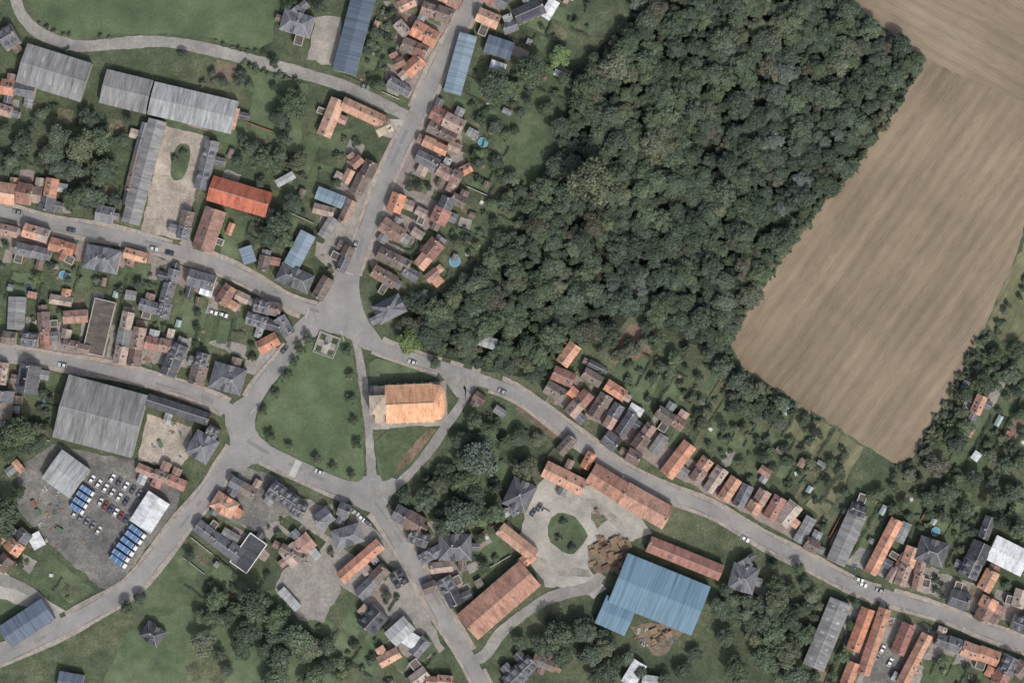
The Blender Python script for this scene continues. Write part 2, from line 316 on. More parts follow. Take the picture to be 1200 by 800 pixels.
def rectpx(x,y,l,w,a,z,b):
    ca,sa=math.cos(a),math.sin(a); b.face([X(x+dx*ca-dy*sa,y+dx*sa+dy*ca,z) for dx,dy in ((-l/2,-w/2),(-l/2,w/2),(l/2,w/2),(l/2,-w/2))])
M['paint']=mat('road_paint',[s(178,178,173)],0.5,2,0.12)
b=MB()
for k in range(-4,5):
    t=k*2.3; rectpx(346-t*0.42,549+t*0.9,7.5,1.2,math.radians(25),0.318,b)
link('zebra_crossing',b.mesh('zebra_crossing',[M['paint']]))
for cx,cy,a,n_ in ((402,395,1.3,5),(300,478,-.8,6),(455,590,.9,5),(408,320,.3,6),(360,368,1.9,5)):
    b=MB()
    for k in range(n_):
        t=(k-n_/2)*2.6; rectpx(cx+math.cos(a)*t,cy+math.sin(a)*t,1.4,0.8,a,0.318,b)
    link('give_way_line',b.mesh('give_way_line',[M['paint']]))
for ri in range(8):
    for k in range(4):
        i=random.randrange(4,len(RS[ri])-4); x,y=RS[ri][i]; x2,y2=RS[ri][i+1]
        if not(0<x<1200 and 0<y<800): continue
        b=MB(); rectpx(x+random.uniform(-3,3),y+random.uniform(-3,3),random.uniform(6,26),random.uniform(2.5,5),math.atan2(y2-y,x2-x),0.285+0.0004*(ri*4+k),b); link('asphalt_repair',b.mesh('asphalt_repair',[M['patch']]))
# ---------------------------------------------------------------- buildings
WALLS=[BR,BR,CR,CR,ST]
NB=[]
def rectpts(x1,y1,x2,y2,w):
    L=math.hypot(x2-x1,y2-y1); ux,uy=(x2-x1)/L,(y2-y1)/L
    return [(x1+ux*t+(-uy)*v,y1+uy*t+ux*v) for t in np.linspace(0,L,max(3,int(L/2.5))) for v in np.linspace(-w/2,w/2,max(3,int(w/2.5)))]
def free(x1,y1,x2,y2,w,vals=(1,2,3,4)):
    return not any(at(x,y) in vals for x,y in rectpts(x1,y1,x2,y2,w))
def building(x1,y1,x2,y2,w,c,h=None,style='gable',name=None,pitch=None,chim=None,velux=None,solar=False,wall=None,mk=True,skyl=False,dorm=None):
    L=math.hypot(x2-x1,y2-y1)*S; W=w*S; cx,cy=(x1+x2)/2,(y1+y2)/2; ang=math.atan2(-(y2-y1),x2-x1)
    big=L*W>260
    if h is None: h=random.uniform(4.2,5.6) if not big else 5.0
    ind=c in('G','GL','BL','BD','BG','W') or name in('garden_shed','barn','farm_barn','steel_warehouse')
    if pitch is None: pitch={'G':0.28,'GL':0.25,'BL':0.16,'BD':0.22,'BG':0.22,'W':0.2}.get(c,random.uniform(.62,.85))
    if style=='flat': pitch=0
    if W>14: pitch=min(pitch,0.45)
    if name is None:
        if ind: name='farm_barn' if big else 'outbuilding'
        else: name={'S':'slate_roof_house','D':'slate_roof_house','O':'brick_house','R':'brick_house','B':'brick_house','P':'brick_house','RO':'brick_barn','OR':'brick_barn'}.get(c,'house')
    if mk:
        ux,uy=(x2-x1)/(L/S),(y2-y1)/(L/S); nx,ny=-uy,ux; e=0.5
        mark([(x1-ux*e+nx*w/2,y1-uy*e+ny*w/2),(x2+ux*e+nx*w/2,y2+uy*e+ny*w/2),(x2+ux*e-nx*w/2,y2+uy*e-ny*w/2),(x1-ux*e-nx*w/2,y1-uy*e-ny*w/2)],2)
    NB.append((x1,y1,x2,y2,w,c,h,style,name))
    P=link(name,None,loc=X(cx,cy,0),rot=ang); P.empty_display_size=2
    wm=wall or (CONC if ind else random.choice(WALLS)); rh=W/2*pitch
    l,ww=L/2,W/2
    b=MB(); hip=style=='hip'
    if style=='gable':
        b.face([(-l,-ww,0),(l,-ww,0),(l,-ww,h),(-l,-ww,h)]);b.face([(l,ww,0),(-l,ww,0),(-l,ww,h),(l,ww,h)])
        b.face([(l,-ww,0),(l,ww,0),(l,ww,h),(l,0,h+rh-.02),(l,-ww,h)]);b.face([(-l,ww,0),(-l,-ww,0),(-l,-ww,h),(-l,0,h+rh-.02),(-l,ww,h)])
    else: b.box(0,0,h/2,L,W,h)
    link('walls',b.mesh('walls',[wm]),P)
    o=0.3; b=MB(); t=0.16; ez=h-o*pitch
    if style=='gable':
        xl,yl=l+random.uniform(.12,.25),ww+o; nseg=max(1,int(L/2.5)); sag=0 if ind else min(.16,L*.012)
        def zz(f): return -sag*math.sin(math.pi*f)
        dz=[zz(i/nseg)+(0 if ind or i in(0,nseg) else random.uniform(-.035,.035)) for i in range(nseg+1)]
        for sg in (1,-1):
            q=[(-xl,sg*yl,ez+.05),(xl,sg*yl,ez+.05),(xl,0,h+rh+.05),(-xl,0,h+rh+.05)]
            pts=[((-xl+2*xl*i/nseg,sg*yl,ez+.05+t),(-xl+2*xl*i/nseg,0,h+rh+.05+t+dz[i])) for i in range(nseg+1)]
            for i in range(nseg):
                F=[pts[i][0],pts[i+1][0],pts[i+1][1],pts[i][1]]; b.face(F if sg<0 else F[::-1])
            b.face([q[0],q[1],pts[-1][0],pts[0][0]])
            for X_ in (-xl,xl): b.face([(X_,sg*yl,ez+.05),(X_,sg*yl,ez+.05+t),(X_,0,h+rh+.05+t),(X_,0,h+rh+.05)])
            b.face([(-xl,sg*yl,ez+.04),(xl,sg*yl,ez+.04),(xl,sg*ww*.9,ez+.1),(-xl,sg*ww*.9,ez+.1)])
    elif hip:
        xl,yl=l+o,ww+o; r=max(0.3,l-ww*0.85)
        a=[(-xl,-yl,ez+.05),(xl,-yl,ez+.05),(xl,yl,ez+.05),(-xl,yl,ez+.05)]; u=[(-r,0,h+rh),(r,0,h+rh)]; lo=[(p[0],p[1],p[2]-t) for p in a]
        b.face([a[0],a[1],u[1],u[0]]);b.face([a[2],a[3],u[0],u[1]]);b.face([a[1],a[2],u[1]]);b.face([a[3],a[0],u[0]])
        for i in range(4): b.face([lo[i],lo[(i+1)%4],a[(i+1)%4],a[i]])
        b.face(lo[::-1])
    else:
        b.box(0,0,h+.06,L-.5,W-.5,.12)
    link('roof',b.mesh('roof',[RF[c]]),P)
    if style=='flat':
        b=MB()
        for sy in (-1,1): b.box(0,sy*(W/2-.1),h+.2,L+.1,.42,.5)
        for sx in (-1,1): b.box(sx*(L/2-.1),0,h+.2,.42,W-.62,.5)
        link('parapet',b.mesh('parapet',[FRAME if c!='DB' else CONC]),P)
    elif c not in ('BL','BD','BG','W'):
        b=MB()
        if not hip:
            for i in range(nseg): b.box(-xl+2*xl*(i+.5)/nseg,0,h+rh+t+.06+(dz[i]+dz[i+1])/2,2*xl/nseg-.01,.26,.1)
        else:
            r=max(.3,l-ww*.85); b.box(0,0,h+rh+.05,2*r,.26,.12)
            for sx in (-1,1):
                for sy in (-1,1):
                    p0=Vector((sx*r,0,h+rh+.03)); p1=Vector((sx*(l+o),sy*(ww+o),ez+.08)); d=(p1-p0).normalized(); sd=Vector((-d.y,d.x,0)).normalized()*.11; up=Vector((0,0,.1))
                    b.face([p0-sd+up,p1-sd+up,p1+sd+up,p0+sd+up]); b.face([p0-sd,p1-sd,p1-sd+up,p0-sd+up]); b.face([p0+sd,p1+sd,p1+sd+up,p0+sd+up])
        link('ridge_tiles',b.mesh('ridge_tiles',[LEADS if c in('S','D','G','GL') else LEAD]),P)
    small=L*W<28
    if not small:
        b=MB(); fl=2 if h>4.4 and not ind else 1; n=max(1,int(L/3.1))
        for sy in (-1,1):
            for i in range(n):
                wx=-l+L*(i+.5)/n
                for k in range(fl):
                    if k==0 and i==n//2: continue
                    wz=1.55+2.45*k
                    if wz+.6>h: continue
                    b.box(wx,sy*(ww+.02),wz,1.1,.08,1.35,0); b.box(wx,sy*(ww+.045),wz,.9,.08,1.15,1)
        link('windows',b.mesh('windows',[FRAME,GLASS]),P)
    b=MB(); dw,dh=(3.2,3.4) if (ind and not small) else (1.0,2.1)
    dh=min(dh,h-.1)
    for sy in ((-1,1) if not small else (1,)): b.box(-l+L*(max(1,int(L/3.1))//2+.5)/max(1,int(L/3.1)) if not small else 0,sy*(ww+.03),dh/2+.02,min(dw,L*.5),.08,dh)
    link('door',b.mesh('door',[DOOR]),P)
    if dorm is None: dorm=(hip and L>7) or (c in('S','D') and not small and style=='gable' and W>5.5 and random.random()<.35)
    if dorm and style!='flat':
        b=MB()
        for sg in (-1,1):
            for dx in ((0,) if hip else (-l*.45,l*.45)):
                dw_=1.1 if not hip else min(1.7,l*.35); y0=sg*(ww+.02) if hip else sg*ww*.75; zb=h if hip else h+rh*.25; zt=h+rh*.32 if hip else zb+1.2; zp=zt+dw_*.75; yb=sg*.2*ww
                b.face([(dx-dw_,y0,zb-.3),(dx+dw_,y0,zb-.3),(dx+dw_,y0,zt),(dx,y0,zp),(dx-dw_,y0,zt)],0)
                for q in (-1,1):
                    b.face([(dx+q*dw_,y0,zb-.3),(dx+q*dw_,yb,zb-.3),(dx+q*dw_,yb,zt),(dx+q*dw_,y0,zt)],0)
                    b.face([(dx+q*(dw_+.2),y0+sg*.25,zt-.1),(dx+q*(dw_+.2),yb,zt-.1),(dx,yb,zp+.06),(dx,y0+sg*.25,zp+.06)],1)
        link('dormers',b.mesh('dormers',[FRAME,RF[c]]),P)
    if chim is None: chim=(not ind) and not small and style!='flat'
    if chim:
        b=MB()
        for q in range(random.choice([1,1,2])):
            xx=(l-.6)*random.choice([-1,1]) if q==0 and not hip else random.uniform(-l*.5,l*.5); yy=random.choice([0,0,.9,-.9]) if not hip else random.uniform(-1,1)
            zb=h+rh-abs(yy)*pitch-.3; b.box(xx,yy,zb+.75,.6,.95,1.5,0); b.box(xx,yy,zb+1.56,.72,1.07,.12,1)
            for dy in (-.22,.22): b.cyl(xx,yy+dy,zb+1.62,zb+2.0,.13,.11,2,6)
        link('chimney',b.mesh('chimney',[BR,CONC,POT]),P)
    if velux is None: velux=random.randint(0,3) if (not ind and not small and style!='flat') else 0
    if (velux or solar or skyl) and style!='flat':
        b=MB(); sl=math.atan(pitch)
        def onroof(xc,f,sg,lx,ly,mi,th=.1):
            def pt(x_,ff,up): return (x_,sg*ww*(1-ff),h+rh*ff+t+.05+up)
            df=ly/2/(ww/math.cos(sl)); v=[(xc-lx/2,f-df),(xc+lx/2,f-df),(xc+lx/2,f+df),(xc-lx/2,f+df)]
            top=[pt(a_,q_,th) for a_,q_ in v]; bt=[pt(a_,q_,0) for a_,q_ in v]
            b.face(top if sg<0 else top[::-1],mi)
            for i in range(4): b.face([bt[i],bt[(i+1)%4],top[(i+1)%4],top[i]],mi)
        lim=l if not hip else l*.35
        for _ in range(velux):
            xx=random.uniform(-lim*.8,lim*.8); sg=random.choice([-1,1]); f=random.uniform(.4,.62)
            onroof(xx,f,sg,.95,1.25,0,.05); onroof(xx,f,sg,.75,1.0,1,.08)
        if solar:
            for i in range(int(L*.7/1.2)):
                for k in range(2): onroof(-L*.35+1.2*i+.6,.36+.3*k,-1,1.08,min(1.6,W*.2),2,.12)
        if skyl:
            n=max(2,int(L/6))
            for i in range(n):
                for sg in (-1,1): onroof(-l+L*(i+.5)/n,.5,sg,1.0,ww*.35,3,.02)
        link('roof_windows',b.mesh('roof_windows',[LEADS,GLASS,SOLAR,RF['GL']]),P)
    return P
BB=[
(28,75,102,98,46,'G',5.5,{'skyl':1}),(3,50,20,40,24,'S',None,{}),(3,103,42,110,16,'O',None,{}),(0,128,15,133,12,'R',None,{}),
(123,102,176,115,39,'G',5,{}),(179,116,276,139,38,'GL',5.5,{}),(186,142,154,262,20,'G',4.5,{'pitch':.5}),(278,128,272,152,7,'O',4,{}),
(172,145,147,240,9,'S',4,{}),(250,166,236,222,15,'S',4.5,{'ns':1}),(222,248,214,280,13,'B',4.5,{}),
(248,221,316,241,29,'OR',5.5,{}),(254,246,238,293,24,'R',5,{'ns':1}),(273,262,268,275,6,'O',3,{}),(362,274,342,312,18,'BG',4.5,{}),(328,318,365,334,22,'S',5,{'style':'hip'}),
(288,290,294,308,14,'BG',3.5,{}),(312,300,308,318,12,'B',4,{}),(397,118,380,160,16,'O',5,{'ns':1}),(402,122,450,144,15,'O',5,{'ns':1}),(441,154,458,146,16,'T',4,{}),
(332,24,366,34,24,'S',6,{'style':'hip'}),(345,12,352,20,14,'S',5,{}),(429,-10,404,86,27,'BD',5.5,{}),
(0,226,20,229,24,'O',5,{}),(22,226,38,229,24,'R',5,{}),(38,228,50,230,18,'P',4,{}),(63,210,56,248,17,'O',5,{}),
(0,268,22,273,12,'R',None,{}),(30,270,58,278,14,'O',None,{}),(20,290,54,299,13,'S',None,{}),(60,286,88,294,13,'O',None,{}),(78,292,72,304,9,'R',None,{}),
(102,300,140,308,27,'S',5.5,{'style':'hip'}),(147,296,174,303,11,'O',4.5,{}),(205,316,190,372,13,'S',4,{}),(165,356,192,364,13,'S',4,{}),(222,324,252,333,18,'S',5,{}),(236,338,250,342,12,'W',3.5,{}),
(259,356,272,336,15,'R',4.5,{}),(300,356,330,364,15,'S',5,{}),(290,372,330,384,14,'S',4.5,{}),(304,408,326,396,15,'O',5,{}),(328,372,340,392,14,'S',5,{}),(278,345,292,352,10,'P',4,{}),
(22,348,20,386,19,'G',4,{}),(52,366,56,408,12,'B',4.5,{}),(76,372,104,370,14,'R',5,{}),(76,404,106,410,12,'B',5,{}),(80,386,78,396,10,'P',3.5,{}),(125,352,110,415,25,'DB',4,{'style':'flat'}),
(152,366,140,426,14,'P',5,{}),(166,384,158,428,13,'R',4.5,{}),(172,400,202,407,16,'R',4.5,{}),(213,404,198,440,18,'S',5,{}),(240,414,230,450,17,'S',5,{}),(250,438,286,448,30,'S',5.5,{'style':'hip'}),(60,350,85,354,10,'P',3,{}),(148,345,160,347,10,'G',3,{}),
(74,475,165,499,74,'G',6.5,{}),(174,468,246,491,14,'D',4.5,{'ns':1}),(38,428,32,460,24,'S',5,{'solar':1}),(6,458,4,490,24,'S',5,{}),(5,425,2,450,12,'P',4,{}),
(226,516,250,530,30,'S',5.5,{'style':'hip'}),(244,503,256,510,14,'S',5,{}),(162,546,218,570,11,'R',4,{}),(63,543,95,566,40,'GL',5,{'skyl':1}),(166,616,188,582,28,'W',5.5,{}),
(18,540,28,552,7,'O',3,{}),(14,645,32,622,20,'O',5,{}),(0,665,12,652,16,'B',4.5,{}),(48,640,40,625,14,'W',3,{}),(8,745,58,712,28,'BD',5,{}),(70,795,98,800,20,'BD',4.5,{}),(170,735,190,748,20,'D',4.5,{'style':'hip'}),
(252,583,276,598,20,'O',4.5,{'style':'hip'}),(272,562,300,578,12,'S',4.5,{}),(318,570,348,590,20,'S',5.5,{}),(345,594,358,600,18,'S',5,{}),(232,614,282,652,16,'S',4.5,{}),(280,664,304,630,24,'D',4,{'style':'flat'}),
(372,612,388,600,18,'S',5,{}),(392,632,424,622,22,'S',5.5,{'style':'hip'}),(335,655,365,630,20,'P',3,{'pitch':.2}),(330,640,358,655,12,'B',4,{}),(400,676,446,636,14,'O',5,{'ns':1}),(420,696,452,664,16,'S',5,{}),(428,735,446,715,24,'D',5,{}),
(458,748,480,728,20,'GL',5,{}),(466,738,488,752,16,'W',4.5,{}),(445,775,468,762,13,'O',4.5,{}),(480,800,500,785,14,'P',4,{}),(330,690,350,712,9,'GL',3,{}),(500,795,530,798,12,'O',4.5,{}),(485,765,500,748,13,'S',4.5,{}),(262,622,280,632,10,'G',3,{}),
(463,598,495,616,20,'S',5.5,{}),(480,625,502,634,16,'S',5,{}),(492,655,520,640,14,'S',4.5,{}),(515,640,552,640,30,'S',5.5,{'style':'hip'}),(520,676,536,708,17,'S',4.5,{}),(505,665,530,662,12,'P',4,{}),(496,690,512,684,12,'B',4,{}),
(586,618,626,650,15,'O',5,{'ns':1}),(548,733,621,670,37,'RO',6,{}),(596,573,622,585,34,'S',7,{'style':'hip'}),(600,590,608,600,16,'S',6,{}),(610,660,625,648,12,'O',4,{}),
(638,548,684,571,19,'O',5,{'ns':1}),(692,553,732,578,25,'RO',5.5,{}),(730,577,782,606,28,'RO',5.5,{}),(655,530,672,512,12,'B',4.5,{}),(684,548,694,530,10,'O',4,{}),
(760,636,844,670,18,'R',5,{'name':'brick_barn'}),(724,675,820,714,60,'BL',7,{'name':'steel_warehouse'}),(704,712,738,727,34,'BL',5.5,{'name':'steel_warehouse'}),
(856,672,884,680,30,'S',7,{'style':'hip'}),(868,655,874,665,16,'S',6,{}),(984,703,952,780,25,'G',5,{'skyl':1}),
(595,800,625,772,20,'S',5,{}),(625,770,650,780,12,'B',4,{}),(735,800,750,775,16,'W',4.5,{}),(752,795,775,798,12,'GL',4.5,{}),
(484,34,512,48,17,'O',None,{}),(495,10,530,22,16,'R',None,{}),(472,52,500,64,14,'B',None,{}),(476,86,494,70,16,'O',None,{}),(456,96,474,106,13,'S',None,{}),(466,28,478,42,12,'P',None,{}),(512,-6,540,6,15,'O',None,{}),(462,78,474,72,10,'R',None,{}),(468,10,486,2,12,'O',None,{}),
(560,18,584,28,16,'O',None,{}),(566,-6,594,6,14,'R',None,{}),(549,42,530,110,20,'BG',5,{}),(570,52,600,62,20,'BD',5,{}),(575,76,592,82,10,'W',3.5,{}),(604,22,636,8,18,'D',None,{'solar':1}),(638,22,650,2,12,'W',4,{}),(590,36,606,30,12,'S',4,{}),
(506,132,543,150,16,'R',None,{}),(502,149,534,164,14,'B',None,{}),(497,165,524,177,13,'O',None,{}),(489,183,514,195,14,'S',None,{}),(514,198,540,212,14,'R',None,{}),(526,170,540,176,10,'P',3.5,{}),(512,262,526,232,18,'R',None,{}),(530,232,545,240,12,'B',None,{}),(488,246,500,252,9,'P',3.5,{}),(548,154,560,160,9,'G',3,{}),(535,205,552,196,10,'O',3.5,{}),
(448,262,472,278,17,'R',None,{}),(490,312,514,284,17,'O',None,{}),(444,296,480,314,15,'B',None,{}),(438,316,464,332,14,'R',None,{}),(474,316,490,326,12,'S',None,{}),(484,270,496,278,9,'P',3.5,{}),(452,352,462,372,34,'S',6,{'style':'hip'}),(500,328,512,318,10,'R',3.5,{}),
(418,228,436,190,18,'B',None,{}),(372,226,408,240,14,'BG',4,{}),(368,244,392,250,11,'P',4,{}),(402,262,414,236,12,'P',None,{}),(378,278,392,256,11,'G',4,{}),(414,195,424,186,10,'R',None,{}),(398,318,412,290,12,'S',None,{}),(372,350,386,326,14,'B',None,{}),(325,216,345,205,8,'GL',3,{}),(404,215,412,200,9,'O',3.5,{}),
(658,426,674,404,15,'O',None,{}),(648,436,672,446,16,'R',None,{}),(640,452,660,464,15,'B',None,{}),(668,486,690,460,17,'R',None,{}),(684,436,704,448,13,'B',None,{}),(694,488,710,462,14,'B',None,{}),(710,450,732,464,13,'O',None,{}),(710,500,726,474,13,'R',None,{}),(726,508,742,484,13,'S',None,{}),(744,524,764,498,15,'B',None,{}),(770,480,800,500,15,'B',None,{}),
(764,530,778,510,11,'G',4,{}),(780,556,808,520,17,'O',None,{'ns':1}),(812,562,830,538,14,'R',None,{}),(828,574,846,548,14,'P',None,{}),(846,584,862,560,14,'O',None,{}),(864,592,876,568,13,'S',None,{}),(880,600,896,574,15,'O',None,{}),(900,606,914,582,15,'R',None,{}),(914,612,932,590,18,'P',None,{}),(934,634,950,606,12,'G',4,{}),(890,548,902,556,9,'R',3,{}),(690,425,704,432,8,'S',3,{}),(738,476,752,484,9,'W',3,{}),
(1004,600,978,658,22,'G',4.5,{}),(996,594,1012,600,16,'D',4.5,{}),(1050,608,1018,670,14,'O',5,{'ns':1}),(1062,612,1052,634,10,'G',4,{}),(1068,640,1052,684,14,'O',5,{}),(1040,680,1060,648,9,'P',4,{}),(1074,640,1106,650,28,'S',6,{'style':'hip'}),(1160,640,1200,660,30,'W',5,{}),(1150,635,1132,675,20,'D',5,{}),(1162,668,1150,690,16,'O',5,{}),(1160,700,1146,726,18,'O',5,{}),(1080,655,1072,690,12,'R',4.5,{}),(1160,605,1150,630,12,'S',4,{}),(1196,690,1190,710,14,'P',4,{}),
(1016,712,998,760,15,'O',5,{'ns':1}),(1036,712,1010,788,14,'O',5,{'ns':1}),(1064,730,1050,764,15,'R',5,{'ns':1}),(1085,742,1055,800,13,'O',5,{'ns':1}),(1096,746,1124,756,16,'S',5,{}),(1126,756,1168,772,15,'O',5,{}),(1168,800,1184,768,18,'R',5,{}),(1188,790,1200,775,14,'B',5,{}),(1055,800,1070,775,10,'P',4,{}),(1000,775,990,800,14,'O',4.5,{}),
(1141,484,1150,464,12,'O',3.5,{}),(1140,538,1146,530,8,'W',2.6,{}),(562,398,582,404,12,'GL',4,{'name':'stone_lodge'}),(556,462,568,470,10,'B',3.5,{}),(650,85,666,92,6,'W',2.8,{}),(580,478,592,486,8,'G',3,{}),
]
mark([(436,448),(522,446),(524,497),(438,500)],2)
FAM={'O':['O','O','R','P','S'],'R':['R','R','B','O','S'],'B':['B','R','S','B'],'P':['P','O','R','G'],'S':['S','S','D','B'],'D':['D','S']}
for r in BB:
    x1,y1,x2,y2,w,c,h,k=r; k=dict(k); k['skyl']=bool(k.get('skyl')); k['solar']=bool(k.get('solar')); ns=k.pop('ns',0)
    L=math.hypot(x2-x1,y2-y1)
    if c in FAM and not ns and 'style' not in k and 'name' not in k and not k['solar'] and L>29:
        n=max(2,int(round(L/19))); cuts=[0]+sorted((i+random.uniform(-.2,.2))/n for i in range(1,n))+[1]
        h0=h or random.uniform(4.3,5.4)
        for i in range(n):
            a0=cuts[i]+(.1/L if i else 0); a1=cuts[i+1]; o=random.uniform(-1.1,1.1); ux,uy=(x2-x1)/L,(y2-y1)/L
            building(x1+(x2-x1)*a0-uy*o,y1+(y2-y1)*a0+ux*o,x1+(x2-x1)*a1-uy*o,y1+(y2-y1)*a1+ux*o,w*random.uniform(.82,1.12),c if i==0 else random.choice(FAM[c]),h0+random.uniform(-.7,.6),**k)
    else: building(x1,y1,x2,y2,w,c,h,**k)
def rowfill(ri,sd,a,b_,prob,pal,axis=0,dep=(16,21)):
    c=RS[ri]; n=norms(c); w=ROADS[ri][2]; i=2
    while i<len(c)-5:
        x,y=c[i]; v=(x,y)[axis]
        Lp=random.uniform(16,24); d=random.uniform(*dep); ok=False
        if a<=v<=b_ and random.random()<prob:
            for shrink in (1,.75):
                dd=d*shrink; ll=Lp*shrink**.5; nx,ny=n[i]; tx,ty=ny,-nx; off=w/2+5.2+dd/2
                mx,my=x+sd*nx*off,y+sd*ny*off
                if free(mx-tx*ll/2,my-ty*ll/2,mx+tx*ll/2,my+ty*ll/2,dd*.96,(1,2,4)):
                    building(mx-tx*ll/2,my-ty*ll/2,mx+tx*ll/2,my+ty*ll/2,dd,random.choice(pal),random.uniform(4.3,5.7),chim=None if dd>9 else False); ok=True; break
        i+=max(1,int(Lp/5)) if ok else 2
T1=['O','O','B','R','P','S','S']; T2=['R','B','S','S','D','O','G']
for ri,a,b_,pr,pal,ax in [(7,640,955,.35,T1,0),(7,960,1200,.3,T1,0),(0,150,340,.3,T1,1),(0,0,110,.35,T1,1),(1,0,340,.28,T2,0),(2,0,270,.25,T2,0),(6,600,800,.28,T2,1),(5,290,420,.25,T2,0)]:
    for sd in (1,-1):
        if ri==7 and a==640 and sd==1: continue
        rowfill(ri,sd,a,b_,pr,pal,ax)
for (x1,y1,x2,y2,w,c,h,st,nm) in list(NB):
    L=math.hypot(x2-x1,y2-y1)
    if nm not in('brick_house','slate_roof_house') or L<9: continue
    ux,uy=(x2-x1)/L,(y2-y1)/L
    for sd in (1,-1):
        for rep in range(2):
            if random.random()<.66: continue
            t=random.uniform(.2,.8); wl=random.uniform(7,13); ww_=random.uniform(7,11); hh=min(h-.8,random.uniform(2.5,3.7))
            bx,by=x1+(x2-x1)*t-uy*sd*(w/2+.15),y1+(y2-y1)*t+ux*sd*(w/2+.15); ex,ey=bx-uy*sd*wl,by+ux*sd*wl
            if free(bx-uy*sd*2,by+ux*sd*2,ex,ey,ww_,(1,2,4)):
                st2='flat' if random.random()<.18 else 'gable'
                building(bx,by,ex,ey,ww_,'DB' if st2=='flat' else random.choice(FAM.get(c,['G'])+['G','GL','P']),hh,style=st2,name='rear_extension',pitch=random.uniform(.3,.6),chim=False,velux=random.choice([0,0,1]))
    for e_,q in (((x1,y1),-1),((x2,y2),1)):
        if random.random()<.22:
            wl=random.uniform(6,10); ww_=min(w-2,random.uniform(7,12)); bx,by=e_[0]+ux*q*.2,e_[1]+uy*q*.2; ex,ey=bx+ux*q*wl,by+uy*q*wl
            if ww_>5 and free(bx+ux*q*2,by+uy*q*2,ex,ey,ww_,(1,2,4)): building(bx,by,ex,ey,ww_,random.choice(FAM.get(c,['G'])+['G']),min(h-.9,3.2),name='garage',pitch=.4,chim=False,velux=0)
# ---- church
CH=link('village_church',None,loc=X(482,472,0),rot=math.radians(2.5))
b=MB(); b.box(-.5,0,4,22,17,8); 
for i in range(6):
    for sg in (-1,1): b.box(-9.5+3.8*i,sg*9.0,2.8,.8,1.2,5.6,0,0,1)
for i,(xx,ww_) in enumerate(((12.3,13),(14.3,8.5))): b.box(xx-.2*i,0,3.6-.15*i,3.6 if i==0 else 2.2,ww_,7.2-.3*i)
link('nave_walls',b.mesh('nave_walls',[ST]),CH)
b=MB()
yl=9.0; z0=7.6; zr=12.6
for sg in (-1,1):
    F=[(-11.8,sg*yl,z0),(10.6,sg*yl,z0),(10.6,0,zr),(-11.8,0,zr)]; b.face(F if sg<0 else F[::-1])
    b.face([(-11.8,sg*yl,z0-.2),(10.6,sg*yl,z0-.2),(10.6,sg*yl,z0),(-11.8,sg*yl,z0)])
b.face([(10.6,-yl,z0),(10.6,yl,z0),(10.6,0,zr)]); b.face([(-11.8,-yl,z0),(-11.8,yl,z0),(-11.8,0,zr)])
ap=[(10.65,-8.6),(14.2,-7.8),(16,-4.8),(16.3,0),(16,4.8),(14.2,7.8),(10.65,8.6)]
for i in range(6): b.face([(ap[i][0],ap[i][1],7.4),(ap[i+1][0],ap[i+1][1],7.4),(10.7,0,12.4)])
link('nave_roof',b.mesh('nave_roof',[RF['C']]),CH)
b=MB(); b.box(-.6,0,zr+.1,22.4,.3,.24); link('ridge_tiles',b.mesh('ridge_tiles',[LEAD]),CH)
b=MB(); b.box(-15.2,0,6.2,7.4,8.6,12.4); b.box(-14.2,6.3,3,5.2,4,6); b.box(-14.2,-6.3,3,5.2,4,6); link('tower_walls',b.mesh('tower_walls',[ST]),CH)
b=MB(); 
q=[(-19.1,-4.5,12.42),(-11.3,-4.5,12.42),(-11.3,4.5,12.42),(-19.1,4.5,12.42)]
for i in range(4): b.face([q[i],q[(i+1)%4],(-15.2,0,14.2)])
for sg in (-1,1): 
    F=[(-17.0,sg*8.6,6.02),(-11.6,sg*8.6,6.02),(-11.6,sg*4.32,7.4),(-17.0,sg*4.32,7.4)]; b.face(F if sg<0 else F[::-1])
link('tower_roof',b.mesh('tower_roof',[RF['T']]),CH)
b=MB(); b.box(-15.2,0,15,.15,.15,1.8); b.box(-15.2,0,15.3,.15,.9,.15); link('cross',b.mesh('cross',[METAL]),CH)
b=MB()
for i in range(5):
    for sg in (-1,1):
        xx=-7.6+3.8*i; b.box(xx,sg*8.53,3.8,1.1,.1,3.2); b.face([(xx-.55,sg*8.58,5.4),(xx+.55,sg*8.58,5.4),(xx,sg*8.58,6.4)])
for sg in (-1,1): b.box(-15.2,sg*4.32,10,1.2,.1,2)
link('windows',b.mesh('windows',[GLASS]),CH)
b=MB(); b.box(-18.95,0,1.6,.12,1.9,3.2); link('door',b.mesh('door',[DOOR]),CH)
gpoly('church_forecourt',[(433,452),(448,450),(522,446),(526,498),(515,499),(448,503),(434,503)],'gravel',0.274,0.6,6)
# ---- memorial
MM=link('war_memorial',None,loc=X(383,404,0.3),rot=math.radians(-20))
b=MB(); b.box(0,0,.08,10,10,.12); link('paved_base',b.mesh('paved_base',[M['gravel']]),MM)
b=MB()
for sx in (-1,1):
    b.box(sx*5.0,0,.5,.3,10.3,.9); b.box(0,sx*5.0,.5,9.7,.3,.9)
link('railing_wall',b.mesh('railing_wall',[CONC]),MM)
b=MB(); 
for sx in (-1,1):
    for sy in (-1,1): b.box(sx*2.9,sy*2.9,.22,2.6,2.6,.2,0,0,.96)
link('planting_beds',b.mesh('planting_beds',[M['darkgrass']]),MM)
b=MB(); b.box(0,0,.32,3.4,3.4,.35); b.box(0,0,.65,2.4,2.4,.32); b.box(0,0,1.4,1.3,1.3,1.2); b.box(0,0,3.2,.8,.8,2.5,0,0,.55); link('obelisk',b.mesh('obelisk',[CONC]),MM)
